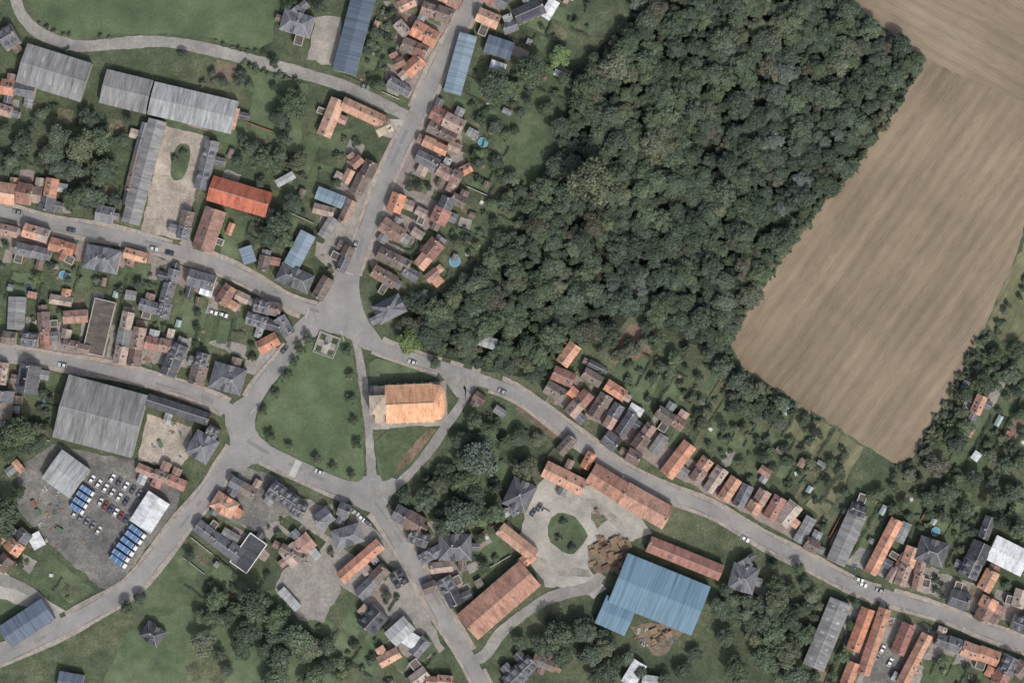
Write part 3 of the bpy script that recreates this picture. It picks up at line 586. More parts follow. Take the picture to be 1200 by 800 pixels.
# ---------------------------------------------------------------- foliage
def leafmat(name,cols,rnd=.2,hue=.012):
    m=mat(name,cols,0.25,1.6,0.16,rnd=rnd,hue=hue,rough=0.8,satlo=.7,sathi=1.0,spec=.1)
    nt=m.node_tree; N=nt.nodes; p=N['Principled BSDF']; lk=p.inputs['Base Color'].links[0]; src=lk.from_socket
    at_=N.new('ShaderNodeAttribute'); at_.attribute_name='tint'; vm=N.new('ShaderNodeVectorMath'); vm.operation='SCALE'
    nt.links.new(src,vm.inputs[0]); nt.links.new(at_.outputs['Fac'],vm.inputs['Scale']); nt.links.new(vm.outputs[0],p.inputs['Base Color'])
    return m
BARK=mat('bark',[s(84,74,62),s(104,92,78)],1,4,0.2)
LF={'dark':leafmat('dark_leaves',[s(60,72,60),s(68,81,64)]),'mid':leafmat('green_leaves',[s(66,80,61),s(77,91,68)]),'olive':leafmat('olive_leaves',[s(79,88,68),s(92,100,76)]),
'blue':leafmat('grey_green_leaves',[s(77,88,80),s(91,102,92)],.12),'bright':leafmat('bright_leaves',[s(80,100,62),s(94,114,72)],.15),'brown':leafmat('brownish_leaves',[s(77,78,65),s(89,88,73)])}
def leaves(pos,nor,size,tint,verts,faces,tints):
    n=len(pos); nor=nor/np.maximum(1e-6,np.linalg.norm(nor,axis=1))[:,None]
    r=np.random.normal(size=(n,3)); u=np.cross(nor,r); u/=np.maximum(1e-6,np.linalg.norm(u,axis=1))[:,None]; v=np.cross(nor,u)
    sz=size[:,None]; a=np.random.uniform(.55,1,(n,1))
    q=np.stack([pos-u*sz, pos-v*sz*a, pos+u*sz, pos+v*sz*a],axis=1).reshape(-1,3)
    b0=len(verts); verts.extend(map(tuple,q)); faces.extend([(b0+4*i,b0+4*i+1,b0+4*i+2,b0+4*i+3) for i in range(n)]); tints.extend(np.repeat(tint,4).tolist())
def finish(name,verts,faces,tints,nwood,mats):
    me=bpy.data.meshes.new(name); me.from_pydata(verts,[],faces)
    for m in mats: me.materials.append(m)
    mi=np.ones(len(faces),dtype=np.int32); mi[:nwood]=0; me.polygons.foreach_set('material_index',mi)
    at_=me.attributes.new('tint','FLOAT','POINT'); at_.data.foreach_set('value',np.array(tints,dtype=np.float32)); me.update(); return me
def limb(verts,faces,tints,p0,p1,r0,r1,n=6):
    p0=Vector(p0);p1=Vector(p1); d=(p1-p0).normalized(); a=d.orthogonal().normalized(); c=d.cross(a); b0=len(verts)
    for p,r in ((p0,r0),(p1,r1)):
        for i in range(n):
            t=2*math.pi*i/n; verts.append(tuple(p+a*r*math.cos(t)+c*r*math.sin(t))); tints.append(1)
    for i in range(n): faces.append((b0+i,b0+(i+1)%n,b0+n+(i+1)%n,b0+n+i))
def make_tree(name,key,R=4.5,H=10.5,nl=16,nleaf=2600,ls=.34,conifer=False,trunk=True):
    verts=[];faces=[];tints=[]
    if trunk:
        limb(verts,faces,tints,(0,0,-.1),(0,0,H*.45),R*.075,R*.05)
        limb(verts,faces,tints,(0,0,H*.45),(0.2,0.1,H*.85),R*.05,R*.015)
    lobes=[]
    if conifer:
        for k in range(9):
            f=k/9; lobes.append((0,0,H*(.15+.82*f),R*(1-f)*.95+.3))
    else:
        asym=np.random.uniform(.8,1.2,2)
        lobes.append((0,0,H-R*.55,R*.5))
        for k in range(nl):
            a=2.399*k+random.uniform(-.7,.7); q=R*math.sqrt((k+.7)/nl)*random.uniform(.7,.9); z=H-R*.42-(q/R)**2*R*.6+random.uniform(-.6,.4)*R*.22
            r=R*random.uniform(.16,.36); x,y=q*math.cos(a)*asym[0],q*math.sin(a)*asym[1]; lobes.append((x,y,z,r))
            if trunk and k%3==0: limb(verts,faces,tints,(0,0,H*random.uniform(.3,.5)),(x,y,z),R*.035,R*.01,5)
    nw=len(faces); w=np.array([l[3]**2 for l in lobes]); w/=w.sum()
    lt=np.random.uniform(.82,1.2,len(lobes)); idx=np.random.choice(len(lobes),nleaf,p=w); Lb=np.array(lobes)[idx]
    d=np.random.normal(size=(nleaf,3)); d[:,2]=d[:,2]+.35; d/=np.linalg.norm(d,axis=1)[:,None]
    rad=np.random.uniform(.5,1.3,nleaf)**.7
    flat_=np.array([1,1,.32 if conifer else .75]); pos=Lb[:,:3]+d*(Lb[:,3]*rad)[:,None]*flat_
    nor=d+np.random.normal(size=(nleaf,3))*.5; nor[:,2]+=.35; tint=lt[idx]*np.random.uniform(.74,1.3,nleaf)
    pos[:,2]=np.maximum(pos[:,2],.1)
    leaves(pos,nor,np.random.uniform(.55,1.3,nleaf)*ls,tint,verts,faces,tints)
    return finish(name,verts,faces,tints,nw,[BARK,LF[key]])
TV={}
for key,c in (('dark',6),('mid',6),('olive',3),('blue',2),('bright',2),('brown',2)):
    TV[key]=[make_tree('broadleaf_'+key,key,nl=random.randint(16,30),nleaf=2900,H=random.uniform(9.5,12)) for _ in range(c)]
TC=[make_tree('conifer','dark',R=2.6,H=11,nleaf=1500,ls=.3,conifer=True) for _ in range(2)]
SH={k:[make_tree('shrub',k,R=1.3,H=1.9,nl=8,nleaf=420,ls=.2,trunk=False) for _ in range(2)] for k in ('dark','mid','olive','bright')}
RT=[make_tree('round_tree',k,R=3.0,H=5.0,nl=10,nleaf=1600,ls=.22) for k in ('mid','mid','olive')]
def tree(x,y,rpx,key='mid',parent=None,name='broadleaf_tree'):
    sc=rpx*S/4.5*1.0; z=sc*random.uniform(.72,.98) if rpx>8 else sc*.95
    return link(name,random.choice(TV[key]),parent,X(x,y,0),random.uniform(0,6.28),(sc*random.uniform(.9,1.1),sc*random.uniform(.9,1.1),z))
WD=link('woodland',None,loc=(0,0,0))
def kf(x,y):
    v=math.sin(x*.021+1.3)*math.cos(y*.017+.4)+math.sin(x*.05+y*.037)*.5+random.uniform(-1,1)
    if random.random()<.05: return 'brown'
    if v>1.3: return 'olive'
    if v>.2: return 'mid'
    if v<-1.45: return 'blue'
    return 'dark'
y=-25
while y<450:
    x=470+random.uniform(0,8)
    while x<1090:
        px,py=x+random.uniform(-5.5,5.5),y+random.uniform(-5.5,5.5)
        if inpoly(np.array(px),np.array(py),WOOD) and not around(px,py,4):
            r=random.choice([5.5,6.5,7.5,8.5,9.5,10.5,12,15]); tree(px,py,r,kf(px,py),WD,'tree')
        x+=11.5
    y+=10.8
for k in range(420):
    px,py=random.uniform(480,1080),random.uniform(-10,440)
    if inpoly(np.array(px),np.array(py),WOOD) and not around(px,py,3): tree(px,py,random.uniform(3.5,6.5),kf(px,py),WD,'tree')
for (x,y,r,k) in [(690,215,25,'olive'),(565,538,24,'blue'),(657,68,13,'bright'),(622,85,19,'mid'),(578,100,17,'dark'),(595,105,13,'mid'),(482,398,16,'bright'),(470,385,9,'mid'),(505,398,14,'dark'),(510,425,8,'mid'),
 (345,122,16,'mid'),(330,140,14,'dark'),(310,188,12,'mid'),(335,165,10,'dark'),(295,175,12,'dark'),(345,240,14,'dark'),(330,262,15,'mid'),(318,280,12,'dark'),(352,190,10,'olive'),(28,505,22,'mid'),(12,515,14,'dark'),(45,520,12,'dark'),(12,600,18,'mid'),(4,620,14,'dark'),(25,575,8,'mid'),
 (540,600,24,'dark'),(520,615,14,'mid'),(555,580,16,'dark'),(500,585,13,'mid'),(475,580,10,'dark'),(580,600,12,'mid'),(565,608,8,'bright'),(590,520,10,'mid'),(610,510,10,'mid'),(557,492,11,'mid'),(630,515,10,'olive'),(520,560,12,'dark'),
 (300,705,20,'mid'),(325,725,16,'mid'),(290,740,18,'dark'),(350,745,18,'mid'),(365,760,14,'olive'),(330,770,18,'mid'),(255,700,14,'mid'),(235,720,10,'olive'),(370,790,14,'mid'),(270,720,12,'dark'),(165,700,9,'dark'),(150,710,8,'mid'),
 (655,740,18,'mid'),(680,735,16,'dark'),(660,765,16,'mid'),(690,765,16,'dark'),(710,785,14,'mid'),(635,755,12,'mid'),(645,725,9,'dark'),(735,770,9,'mid'),(750,785,8,'dark'),(800,785,11,'mid'),(815,765,10,'dark'),(780,795,9,'olive'),
 (905,740,15,'mid'),(925,725,14,'dark'),(920,765,15,'olive'),(895,770,14,'mid'),(880,730,12,'dark'),(850,745,13,'dark'),(860,780,14,'mid'),(930,790,15,'mid'),(940,745,12,'mid'),(890,705,9,'olive'),(925,690,10,'mid'),(935,665,8,'mid'),(850,690,9,'dark'),(840,710,11,'mid'),
 (1095,545,15,'brown'),(1110,575,13,'mid'),(1085,585,10,'mid'),(1130,595,12,'mid'),(1165,585,14,'mid'),(1185,575,12,'dark'),(1120,520,13,'dark'),(1130,500,10,'mid'),(1150,450,12,'mid'),(1130,460,10,'dark'),(1180,440,12,'mid'),(1190,410,10,'dark'),(1165,415,9,'mid'),(1175,545,10,'mid'),(1190,620,12,'mid'),(1140,560,12,'dark'),(1195,540,10,'mid'),
 (862,445,15,'dark'),(845,430,12,'mid'),(875,460,12,'mid'),(890,475,10,'dark'),(830,415,9,'mid'),(860,465,9,'olive'),(905,480,8,'mid'),(340,10,9,'mid'),(375,10,10,'dark'),(322,75,7,'dark'),(70,160,17,'dark'),(98,172,18,'olive'),(120,165,15,'mid'),(90,200,15,'dark'),(125,200,14,'mid'),(110,230,14,'dark'),(85,235,12,'mid'),(135,235,10,'dark'),(30,170,14,'mid'),(15,190,10,'mid'),(50,135,9,'mid'),(105,140,11,'dark'),(145,165,8,'mid'),
 (700,440,6,'mid'),(770,400,11,'mid'),(790,420,10,'mid'),(755,400,8,'olive'),(280,190,9,'mid'),(430,60,7,'mid'),(440,40,9,'dark'),(545,330,10,'mid'),(560,345,12,'dark'),(395,215,6,'mid'),(1170,610,9,'dark'),(640,130,10,'mid'),(662,95,10,'mid'),(655,150,12,'dark')]:
    tree(x,y,r,k)
for (x,y) in [(352,408),(345,424),(336,441),(324,461),(309,481),(317,511),(340,523),(372,538),(391,546),(412,556),(411,440),(412,468),(415,492),(419,520),(362,397),(407,411)]:
    link('round_lime_tree',random.choice(RT),None,X(x,y,.3),random.uniform(0,6),(random.uniform(.8,1.15),)*3)
for (x,y) in [(345,190),(560,190),(1075,560),(615,545),(500,560),(905,660),(288,715),(20,480),(150,190),(600,560),(580,570)]:
    if not around(x,y,5): link('conifer_tree',random.choice(TC),None,X(x,y,0),random.uniform(0,6),(random.uniform(.8,1.2),)*3)
def scatter(poly,n,r0,r1,keys=('dark','mid','mid','olive')):
    xs=[p[0] for p in poly]; ys=[p[1] for p in poly]; c=0;tr=0
    while c<n and tr<n*12:
        tr+=1; x,y=random.uniform(min(xs),max(xs)),random.uniform(min(ys),max(ys)); r=random.uniform(r0,r1)
        if inpoly(np.array(x),np.array(y),poly) and not around(x,y,r*.8,(1,2,3,4)): tree(x,y,r,random.choice(keys)); c+=1
scatter([(60,130),(160,140),(150,260),(70,255)],16,7,13)
scatter([(220,60),(390,110),(370,170),(280,200),(280,110),(200,85)],14,5,10)
scatter([(320,190),(370,215),(350,290),(310,290)],10,6,11)
scatter([(470,560),(560,480),(640,540),(600,600),(520,630)],26,6,14)
scatter([(230,680),(400,720),(400,800),(240,800)],22,7,14)
scatter([(600,750),(700,725),(760,790),(620,800)],16,7,12)
scatter([(840,690),(950,680),(950,800),(840,800)],32,7,13)
scatter([(1070,560),(1130,430),(1200,400),(1200,640),(1120,640)],50,3.5,9)
scatter([(970,540),(1100,560),(1110,640),(980,610)],18,4,8)
scatter([(840,420),(870,435),(930,480),(920,510),(850,470)],16,5,11)
scatter([(760,410),(860,430),(1000,530),(960,600),(800,520)],38,3,7)
scatter([(560,110),(650,110),(640,230),(590,280),(550,250)],12,5,10)
scatter([(0,130),(60,120),(60,200),(0,200)],10,5,10)
scatter([(0,490),(60,500),(40,545),(0,640)],10,6,12)
scatter([(640,400),(760,380),(850,415),(830,450),(720,420)],14,5,10)
scatter([(480,340),(560,330),(560,420),(500,410)],16,7,12)
scatter([(950,690),(1010,700),(990,800),(940,800)],8,5,9)
def shrubline(pts,step,key=('dark','mid','olive'),jit=2,sc=(1,2.2)):
    c=catmull(pts,step)
    for x,y in c:
        if not around(x,y,2): link('shrub',random.choice(SH[random.choice(key)]),None,X(x+random.uniform(-jit,jit),y+random.uniform(-jit,jit),0),random.uniform(0,6),(random.uniform(*sc),random.uniform(*sc),random.uniform(*sc)))
shrubline([(1080,70),(1056,115),(1000,196),(948,256),(898,325),(860,385),(853,410),(868,435),(915,468),(960,495)],5,jit=3)
shrubline([(1055,548),(1075,535),(1110,470),(1150,400)],6,jit=4)
shrubline([(1062,556),(1080,545),(1118,475),(1160,400),(1200,330)],9,jit=6)
shrubline([(70,62),(140,60),(190,58),(240,66),(300,82),(345,95)],7); shrubline([(40,22),(90,45),(140,42),(240,48),(310,63)],9,sc=(.6,1.2))
def hedge(x1,y1,x2,y2,w=1.1,h=1.7,key='dark'):
    P0=np.array(X(x1,y1)[:2]);P1=np.array(X(x2,y2)[:2]); L=np.linalg.norm(P1-P0)
    if L<2: return
    u=(P1-P0)/L; nn=np.array([-u[1],u[0]]); n=int(L*26)
    t=np.random.uniform(0,L,n); a=np.random.uniform(0,math.pi,n); rr=np.random.uniform(.7,1.1,n)
    off=np.cos(a)*w*.5*rr; zz=np.maximum(.1,np.sin(a)**.6*h*rr*np.random.uniform(.5,1,n)**.4)
    wob=np.sin(t*.9+x1)*.22
    pos=np.stack([P0[0]+u[0]*t+nn[0]*(off+wob),P0[1]+u[1]*t+nn[1]*(off+wob),zz],axis=1)
    nor=np.stack([nn[0]*np.cos(a),nn[1]*np.cos(a),np.sin(a)+.4],axis=1)+np.random.normal(size=(n,3))*.4
    v=[];f=[];ti=[]; 
    for k in range(max(1,int(L/3))):
        q=P0+u*(k*3+1); limb(v,f,ti,(q[0],q[1],0),(q[0],q[1],h*.7),.06,.03,4)
    nw=len(f); leaves(pos,nor,np.random.uniform(.16,.3,n),np.random.uniform(.75,1.25,n),v,f,ti)
    link('hedge',finish('hedge',v,f,ti,nw,[BARK,LF[key]]))
def wallseg(x1,y1,x2,y2,m,h=1.5,t=.22,name='garden_wall'):
    L=math.hypot(x2-x1,y2-y1)*S; b=MB(); b.box(0,0,h/2,L,t,h); b.box(0,0,h+.04,L+.04,t+.1,.08)
    link(name,b.mesh(name,[m]),None,X((x1+x2)/2,(y1+y2)/2,0),math.atan2(-(y2-y1),x2-x1))
def fence(x1,y1,x2,y2):
    L=math.hypot(x2-x1,y2-y1)*S; b=MB(); n=max(2,int(L/2.4))
    for i in range(n+1): b.box(-L/2+L*i/n,0,.75,.12,.12,1.5)
    for z in (.4,.8,1.2): b.box(0,.08,z,L,.04,.22)
    link('wooden_fence',b.mesh('wooden_fence',[WOODM]),None,X((x1+x2)/2,(y1+y2)/2,0),math.atan2(-(y2-y1),x2-x1))
WALLW=flat('painted_wall_render',s(156,151,142),.9,.1)
POOLW=flat('pool_water',s(76,130,150),.1,spec=.5); TRAM=flat('trampoline_mat',s(30,34,44)); TARP=flat('blue_tarp',s(70,94,120),.6); PLW=flat('white_plastic',s(176,177,175),.5,.1); TARPG=flat('green_tarp',s(70,92,78),.6); RUST=flat('rusty_sheet',s(108,88,76),.8,.2)
def pool(x,y,r):
    P=link('round_garden_pool',None,loc=X(x,y,0)); b=MB(); b.cyl(0,0,.02,1.0,r+.12,r+.12,0,20); link('pool_wall',b.mesh('pool_wall',[PLW]),P)
    b=MB(); b.cyl(0,0,.9,1.03,r,r,0,20); link('water',b.mesh('water',[POOLW]),P)
def tramp(x,y):
    P=link('trampoline',None,loc=X(x,y,0)); b=MB(); b.cyl(0,0,.7,.78,1.8,1.8,0,18)
    for i in range(6): b.cyl(1.7*math.cos(i*1.05),1.7*math.sin(i*1.05),0,.7,.04,.04,0,5)
    link('frame',b.mesh('frame',[TARP]),P); b=MB(); b.cyl(0,0,.78,.8,1.45,1.45,0,18); link('mat',b.mesh('mat',[TRAM]),P)
def table(x,y):
    b=MB(); b.box(0,0,.72,1.6,.9,.06)
    for sx in (-.65,.65):
        for sy in (-.35,.35): b.box(sx,sy,.35,.06,.06,.7)
    for sy in (-.8,.8): b.box(0,sy,.42,1.5,.3,.05); b.box(-.6,sy,.2,.06,.25,.4); b.box(.6,sy,.2,.06,.25,.4)
    link('garden_table',b.mesh('garden_table',[random.choice([PLW,WOODM])]),None,X(x,y,.1),random.uniform(0,3))
def greenhouse(x,y,a):
    P=link('greenhouse',None,loc=X(x,y,.1),rot=a); l,w,h=random.uniform(1.5,2.8),1.3,1.7; b=MB()
    for sg in (-1,1):
        b.face([(-l,sg*w,0),(l,sg*w,0),(l,sg*w,h),(-l,sg*w,h)]); b.face([(-l,sg*w,h),(l,sg*w,h),(l,0,h+.8),(-l,0,h+.8)]); b.face([(sg*l,-w,0),(sg*l,w,0),(sg*l,w,h),(sg*l,0,h+.8),(sg*l,-w,h)])
    link('glazing',b.mesh('glazing',[GH]),P); b=MB()
    for i in range(5):
        xx=-l+2*l*i/4
        for sg in (-1,1): b.box(xx,sg*(w+.02),h/2,.06,.06,h)
    b.box(0,0,h+.82,2*l,.08,.06); link('frame',b.mesh('frame',[METAL]),P)
def pile(x,y):
    b=MB(); m=random.choice([WOODM,TARP,TARPG,RUST,CONC,RUST,WOODM])
    for _ in range(random.randint(3,7)): b.box(random.uniform(-1.2,1.2),random.uniform(-.9,.9),random.uniform(.2,.4),random.uniform(.5,1.6),random.uniform(.3,.9),random.uniform(.3,.6),0,random.uniform(0,3),.9)
    link('stored_materials',b.mesh('stored_materials',[m]),None,X(x,y,.05),random.uniform(0,3))
pool(533,306,2.6); pool(566,167,2.3); pool(556,160,1.5); pool(420,212,1.2); pool(74,322,1.8)
ZN=[
([(690,440),(760,405),(850,440),(940,490),(1000,530),(960,610),(830,535),(720,480)],-58,16,40,1),
([(0,270),(200,300),(345,372),(290,460),(170,440),(0,408)],-77,19,36,1),
([(500,110),(600,110),(610,250),(540,330),(440,330),(470,180)],24,16,30,1),
([(270,180),(450,170),(400,330),(350,345),(270,300)],24,22,32,.8),
([(240,600),(420,590),(520,800),(430,800),(230,690)],38,24,34,.8),
([(470,600),(600,600),(600,660),(520,720)],-30,20,30,.8),
([(960,600),(1060,570),(1200,590),(1200,740),(960,660)],-62,17,36,1),
([(950,690),(1200,770),(1200,800),(940,800)],-65,18,30,1),
([(0,60),(60,110),(140,150),(140,260),(0,225)],12,26,32,.6),
([(0,430),(70,440),(60,510),(0,540)],12,20,24,.8),
([(1070,560),(1130,430),(1200,400),(1200,570)],-62,20,48,.95),
([(420,0),(545,0),(480,125),(410,90)],24,16,24,1),
([(560,-20),(700,-20),(660,110),(560,110)],24,20,28,.8),
([(0,620),(100,690),(60,730),(0,740)],35,24,30,.6),
([(640,410),(700,430),(740,500),(680,500),(640,470)],-58,13,18,.9),
([(230,50),(380,100),(300,200),(230,150)],20,32,38,.4),
([(560,470),(640,500),(650,530),(600,560)],30,24,30,.6)]
gz=0
shedn=0
for poly,ang,pw,plen,den in ZN:
    a=math.radians(ang); u=(math.cos(a),math.sin(a)); v=(-u[1],u[0]); gz+=1
    cx=sum(p[0] for p in poly)/len(poly); cy=sum(p[1] for p in poly)/len(poly)
    for i in range(-14,15):
        for j in range(-18,19):
            oy=(j*0.37%1-.5)*plen*.6
            px=cx+u[0]*(i*plen+oy)+v[0]*j*pw; py=cy+u[1]*(i*plen+oy)+v[1]*j*pw
            if not inpoly(np.array(px),np.array(py),poly) or at(px,py) in (1,3,4): continue
            def q(du,dv): return (px+u[0]*du*plen+v[0]*dv*pw,py+u[1]*du*plen+v[1]*dv*pw)
            near=around(px,py,12,(2,))
            if random.random()<.75:
                k=random.choices(['lawn','lawn2','darkgrass','rough','soil','veg','patio','pinkpatio','gravel'],[3.5,5,3.5,3.5,1,1.4,3 if near else .15,2.4 if near else .1,2 if near else .15])[0]
                e=random.uniform(.34,.47); e2=random.uniform(.3,.45)
                if k in('patio','pinkpatio','gravel','soil','veg'): e*=.75; e2*=.85
                pp=[q(-e,-e2*random.uniform(.8,1)),q(e*random.uniform(.8,1),-e2),q(e,e2*random.uniform(.8,1)),q(-e*random.uniform(.8,1),e2)]
                if not any(at(*z_) in (1,4,3) for z_ in pp): gpoly('garden_plot',pp,k,0.10+gz*.0026+(i%2*2+j%2)*.0006,.9,5)
            if random.random()<den*.68:
                A1,B1=q(-.46,.5),q(.46,.5)
                if not any(around(A1[0]+(B1[0]-A1[0])*t,A1[1]+(B1[1]-A1[1])*t,1,(1,2,3,4)) for t in (0,.25,.5,.75,1)):
                    rr=random.random()
                    if rr<.68: hedge(*A1,*B1,w=random.uniform(.8,2.2),h=random.uniform(1.3,2.4),key=random.choice(['dark','dark','mid']))
                    elif rr<.82: wallseg(*A1,*B1,random.choice([WALLW,BR,CONC]))
                    else: fence(*A1,*B1)
            if random.random()<den*.35:
                A1,B1=q(.5,-.4),q(.5,.4)
                if not any(around(A1[0]+(B1[0]-A1[0])*t,A1[1]+(B1[1]-A1[1])*t,1,(1,2,3,4)) for t in (0,.5,1)): hedge(*A1,*B1,w=1.2,key='dark')
            for _ in range(5):
                if random.random()<den*.55:
                    sx,sy=q(random.uniform(-.45,.45),random.uniform(-.4,.4)); r=random.random()
                    if r>.66 and r<.76 and near and not around(sx,sy,2,(1,2,3,4)): pile(sx,sy); continue
                    if around(sx,sy,5,(1,2,3,4)): continue
                    if r<(.12 if near else .045):
                        l=random.uniform(5,11); aa=a+random.choice([0,math.pi/2]); building(sx-math.cos(aa)*l/2,sy-math.sin(aa)*l/2,sx+math.cos(aa)*l/2,sy+math.sin(aa)*l/2,random.uniform(4.5,8),random.choice(['G','S','R','DB','DB','G','P','B','B']),random.uniform(2.1,2.6),name='garden_shed',pitch=random.choice([.2,.35,.6]),chim=False); shedn+=1
                    elif r<.15: table(sx,sy)
                    elif r<.156: tramp(sx,sy)
                    elif r<.159: pool(sx,sy,random.uniform(1.2,2))
                    elif r<.175: greenhouse(sx,sy,-a)
                    elif r<.45: tree(sx,sy,random.uniform(3.5,7.5),random.choice(['mid','dark','olive','mid','bright' if random.random()<.2 else 'dark']),name='garden_tree')
                    else:
                        link('shrub',random.choice(SH[random.choice(['dark','mid','olive','dark'])]),None,X(sx,sy,0),random.uniform(0,6),(random.uniform(.8,2),)*3)
# ---------------------------------------------------------------- vehicles
TIRE=flat('tyre_rubber',s(30,30,30)); 
def carmesh(name,c,L=4.2,W=1.75,van=False):
    paint=flat(name+'_paint',c,.3,spec=.5); b=MB(); l=L/2; w=W/2; H=1.9 if van else 1.45
    if van: top=[(-l+.05,.35),(-l+.05,1.0),(-l+.12,H-.08),(l-1.5,H),(l-.75,1.15),(l-.05,.95),(l,.4)]
    else: top=[(-l,.35),(-l+.03,.85),(-l+.25,.93),(-l+.75,H-.05),(l-2.1,H),(l-1.25,.95),(l-.15,.8),(l,.5)]
    n=len(top); yy=lambda z: w if z<1.0 else w-.17*(z-.95)/.5
    for i in range(n-1):
        (xa,za),(xb,zb)=top[i],top[i+1]; gl=(not van and i in(2,4)) or (van and i==3)
        b.face([(xa,-yy(za),za),(xb,-yy(zb),zb),(xb,yy(zb),zb),(xa,yy(za),za)][::1],1 if gl else 0)
    for sg in (-1,1):
        b.face([(x,sg*yy(z),z) for x,z in top],0)
        if van: g=[(l-1.6,1.1),(l-.9,1.1),(l-1.5,H-.15),(l-2.1,H-.15)]
        else: g=[(-l+.5,.98),(l-1.4,.98),(l-2.12,H-.09),(-l+.82,H-.12)]
        b.face([(x,sg*(yy(z)+.012),z) for x,z in g],1)
    b.box(0,0,.33,L-.1,W-.1,.1,2)
    for sx in (-l+.8,l-.8):
        for sg in (-1,1):
            k=len(b.v); 
            for dy in (0,-.2):
                for i in range(10):
                    t=.628*i; b.v.append((sx+.32*math.cos(t),sg*(w+.01)+sg*dy,.32+.32*math.sin(t)))
            for i in range(10): b.f.append((k+i,k+(i+1)%10,k+10+(i+1)%10,k+10+i)); b.m.append(2)
            b.f.append(tuple(range(k,k+10))); b.m.append(2)
    for sg in (-1,1): b.box(l-.02,sg*(w-.3),.66,.06,.32,.14,3); b.box(-l+.01,sg*(w-.25),.75,.06,.25,.16,4); b.box(l-1.45,sg*(w+.08),1.0,.14,.16,.12,0)
    return b.mesh(name,[paint,GLASS,TIRE,FRAME,POT])
CARS=[carmesh('car',c) for c in (s(190,192,194),s(186,188,190),s(136,138,142),s(104,108,114),s(44,46,52),s(56,66,90),s(112,46,42),s(70,74,80),s(166,168,167))]
VAN=carmesh('van',s(190,192,192),5.3,1.95,True)
def gzat(x,y): return {3:.17,0:.1,2:.17,4:.3}.get(int(at(x,y)),.25)
def car(x,y,deg,i=None):
    if random.random()<.1 and i is None: return link('parked_van',VAN,None,X(x,y,gzat(x,y)),math.radians(-deg))
    link('parked_car',CARS[i if i is not None else random.randrange(len(CARS))],None,X(x,y,gzat(x,y)),math.radians(-deg)+random.uniform(-.04,.04))
for ri in range(8):
    c=RS[ri]; n=norms(c); w=ROADS[ri][2]
    i=3
    while i<len(c)-3:
        x,y=c[i]
        if random.random()<.06 and 0<x<1200 and 0<y<800:
            sd=random.choice([-1,1]); dx,dy=c[i+1][0]-x,c[i+1][1]-y; car(x+n[i][0]*sd*(w/2-3.0),y+n[i][1]*sd*(w/2-3.0),math.degrees(math.atan2(dy,dx))+random.choice([0,180]),random.choice([0,2,3,4,7,8]))
        i+=random.choice([3,4,5])
for (x,y,d,i) in [(460,236,-65,0),(428,102,15,3),(873,631,28,0),(1007,679,20,1),(417,600,40,2),(424,607,40,0),(431,612,42,7),(412,597,40,8),(84,270,10,5),(262,369,20,0),(250,366,20,1),(632,594,-60,7),(625,600,-60,5),(1027,770,-60,3),(1034,760,-60,0),(1020,780,-60,7),(1043,775,-60,1)]: car(x,y,d,i)
for k in range(7): car(100+k*8,556+k*5.2,-58)
for k in range(6): car(118+6*k,588+4*k,-62)
for k in range(5): car(88+7*k,601+5*k,-60)
for k in range(6): car(132+8*k,560+4.5*k,-58)
CABP=flat('white_cab',s(190,192,192),.35); CARGO=flat('blue_tarpaulin',s(74,102,136),.55,.15); 
b=MB(); b.box(-1.0,0,2.2,6.8,2.45,2.5,1); b.box(-1.0,0,3.48,6.9,2.5,.06,1); b.box(-1.0,0,3.535,6.5,2.05,.05,1)
for i in range(3): b.box(-3.9+2.9*i,0,3.58,.14,2.3,.05,0)
b.box(3.65,0,1.75,1.9,2.3,2.1,0,0,.93); b.box(4.58,0,2.05,.06,2.0,.8,2); b.box(0,0,.85,9.0,1.0,.25,3); b.box(3.5,0,2.9,1.3,1.9,.25,0,0,.8)
for sx in (-3.3,-2.2,3.4):
    for sg in (-1,1):
        k=len(b.v)
        for dy in (0,-.3):
            for i in range(10): t=.628*i; b.v.append((sx+.48*math.cos(t),sg*(1.22+dy),.48+.48*math.sin(t)))
        for i in range(10): b.f.append((k+i,k+(i+1)%10,k+10+(i+1)%10,k+10+i)); b.m.append(3)
        b.f.append(tuple(range(k,k+10))); b.m.append(3)
LORRY=b.mesh('lorry',[CABP,CARGO,GLASS,TIRE])
for k in range(6): link('parked_lorry',LORRY,None,X(163-4.9*k+random.uniform(-1,1),622+7.0*k,.16),math.radians(-36+random.uniform(-2,2)),(1,1,1))
for k in range(4): link('parked_lorry',LORRY,None,X(103-4*k,574+7.2*k,.16),math.radians(-34),(.8,.95,.9))
def stack(x,y,a,m=None):
    b=MB()
    for i in range(random.randint(2,4)):
        for k in range(5): b.box(0,-1+.5*k,.2+.42*i,random.uniform(3.2,4.4),.4,.36,0)
        b.box(-1,0,.01+.42*i,.2,2.4,.05); b.box(1,0,.01+.42*i,.2,2.4,.05)
    link('timber_stack',b.mesh('timber_stack',[m or WOODM]),None,X(x,y,.17),a)
for _ in range(34): stack(random.uniform(693,736),random.uniform(631,670),random.choice([.4,-1.1])+random.uniform(-.1,.1),random.choice([WOODM,WOODM,RUST]))
for _ in range(8): stack(random.uniform(765,790),random.uniform(737,750),random.choice([.4,-1.1]))
for _ in range(14): pile(random.uniform(35,100),random.uniform(570,640))
for _ in range(10): pile(random.uniform(40,70),random.uniform(590,640))
for _ in range(12): pile(random.uniform(745,790),random.uniform(737,762))
for _ in range(5): pile(random.uniform(180,220),random.uniform(495,535))
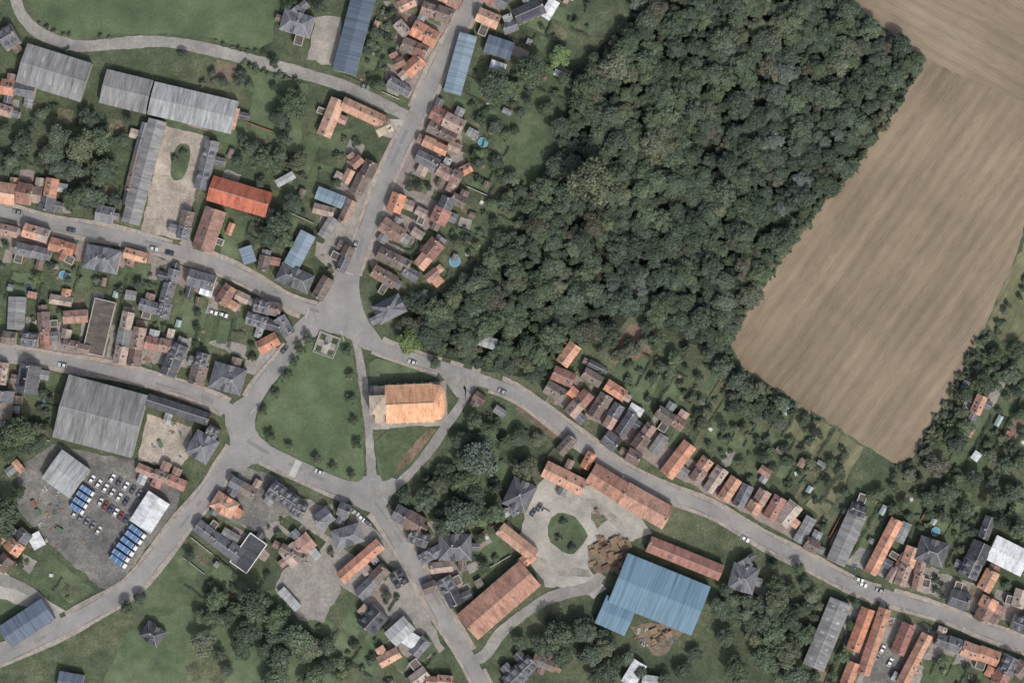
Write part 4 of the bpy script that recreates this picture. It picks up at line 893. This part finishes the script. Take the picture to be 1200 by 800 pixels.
for (x,y) in [(40,590),(45,600),(70,620),(188,520),(640,600),(700,600)]:
    b=MB(); b.box(0,0,.75,3.2,1.7,1.3,0,0,1.12); b.box(0,0,1.42,3.5,1.9,.06,0); 
    for sx in (-1.2,1.2): b.box(sx,0,.05,.3,1.5,.1,0)
    link('skip_container',b.mesh('skip_container',[random.choice([RUST,TARPG,CONC])]),None,X(x,y,.17),random.uniform(0,3))
b=MB(); b.cyl(0,0,0,6.5,.09,.05,0,6); b.box(.7,0,6.5,1.5,.07,.07); b.box(1.5,0,6.47,.6,.22,.12); LAMP=b.mesh('street_lamp',[METAL])
for ri in range(8):
    c=RS[ri]; n=norms(c); w=ROADS[ri][2]
    for i in range(5,len(c)-3,14):
        x,y=c[i]; px,py=x+n[i][0]*(w/2+2.5),y+n[i][1]*(w/2+2.5)
        if 0<x<1200 and 0<y<800: link('street_lamp',LAMP,None,X(px,py,.34),math.atan2(n[i][1],-n[i][0]))
for p in ((205,185),(215,178),(660,610),(670,640),(655,630)): link('shrub',random.choice(SH['dark']),None,X(p[0],p[1],.2),0,(1.5,)*3)
# ---------------------------------------------------------------- light & camera
az,el=math.radians(155),math.radians(52)
w=bpy.data.worlds.new('World'); scene.world=w; w.use_nodes=True; nt=w.node_tree
sk=nt.nodes.new('ShaderNodeTexSky'); sk.sky_type='NISHITA'; sk.sun_disc=False; sk.sun_elevation=el; sk.sun_rotation=az; sk.dust_density=5; sk.ozone_density=.8
nt.links.new(sk.outputs[0],nt.nodes['Background'].inputs[0]); nt.nodes['Background'].inputs[1].default_value=0.15
sp=Vector((math.sin(az)*math.cos(el),math.cos(az)*math.cos(el),math.sin(el)))
l=bpy.data.lights.new('sun','SUN'); l.energy=2.75; l.angle=math.radians(1.6); l.color=(1,.98,.945)
o=link('sun',l); o.rotation_euler=sp.to_track_quat('Z','Y').to_euler()
cam=bpy.data.cameras.new('camera'); co=link('camera',cam); H=1400; co.location=(0,0,H); cam.sensor_width=36; cam.lens=36*H/480; cam.clip_start=10; cam.clip_end=6000
scene.camera=co
scene.view_settings.view_transform='Standard'; scene.view_settings.look='None'; scene.view_settings.exposure=0
print('objects',len(bpy.data.objects),'sheds',shedn)
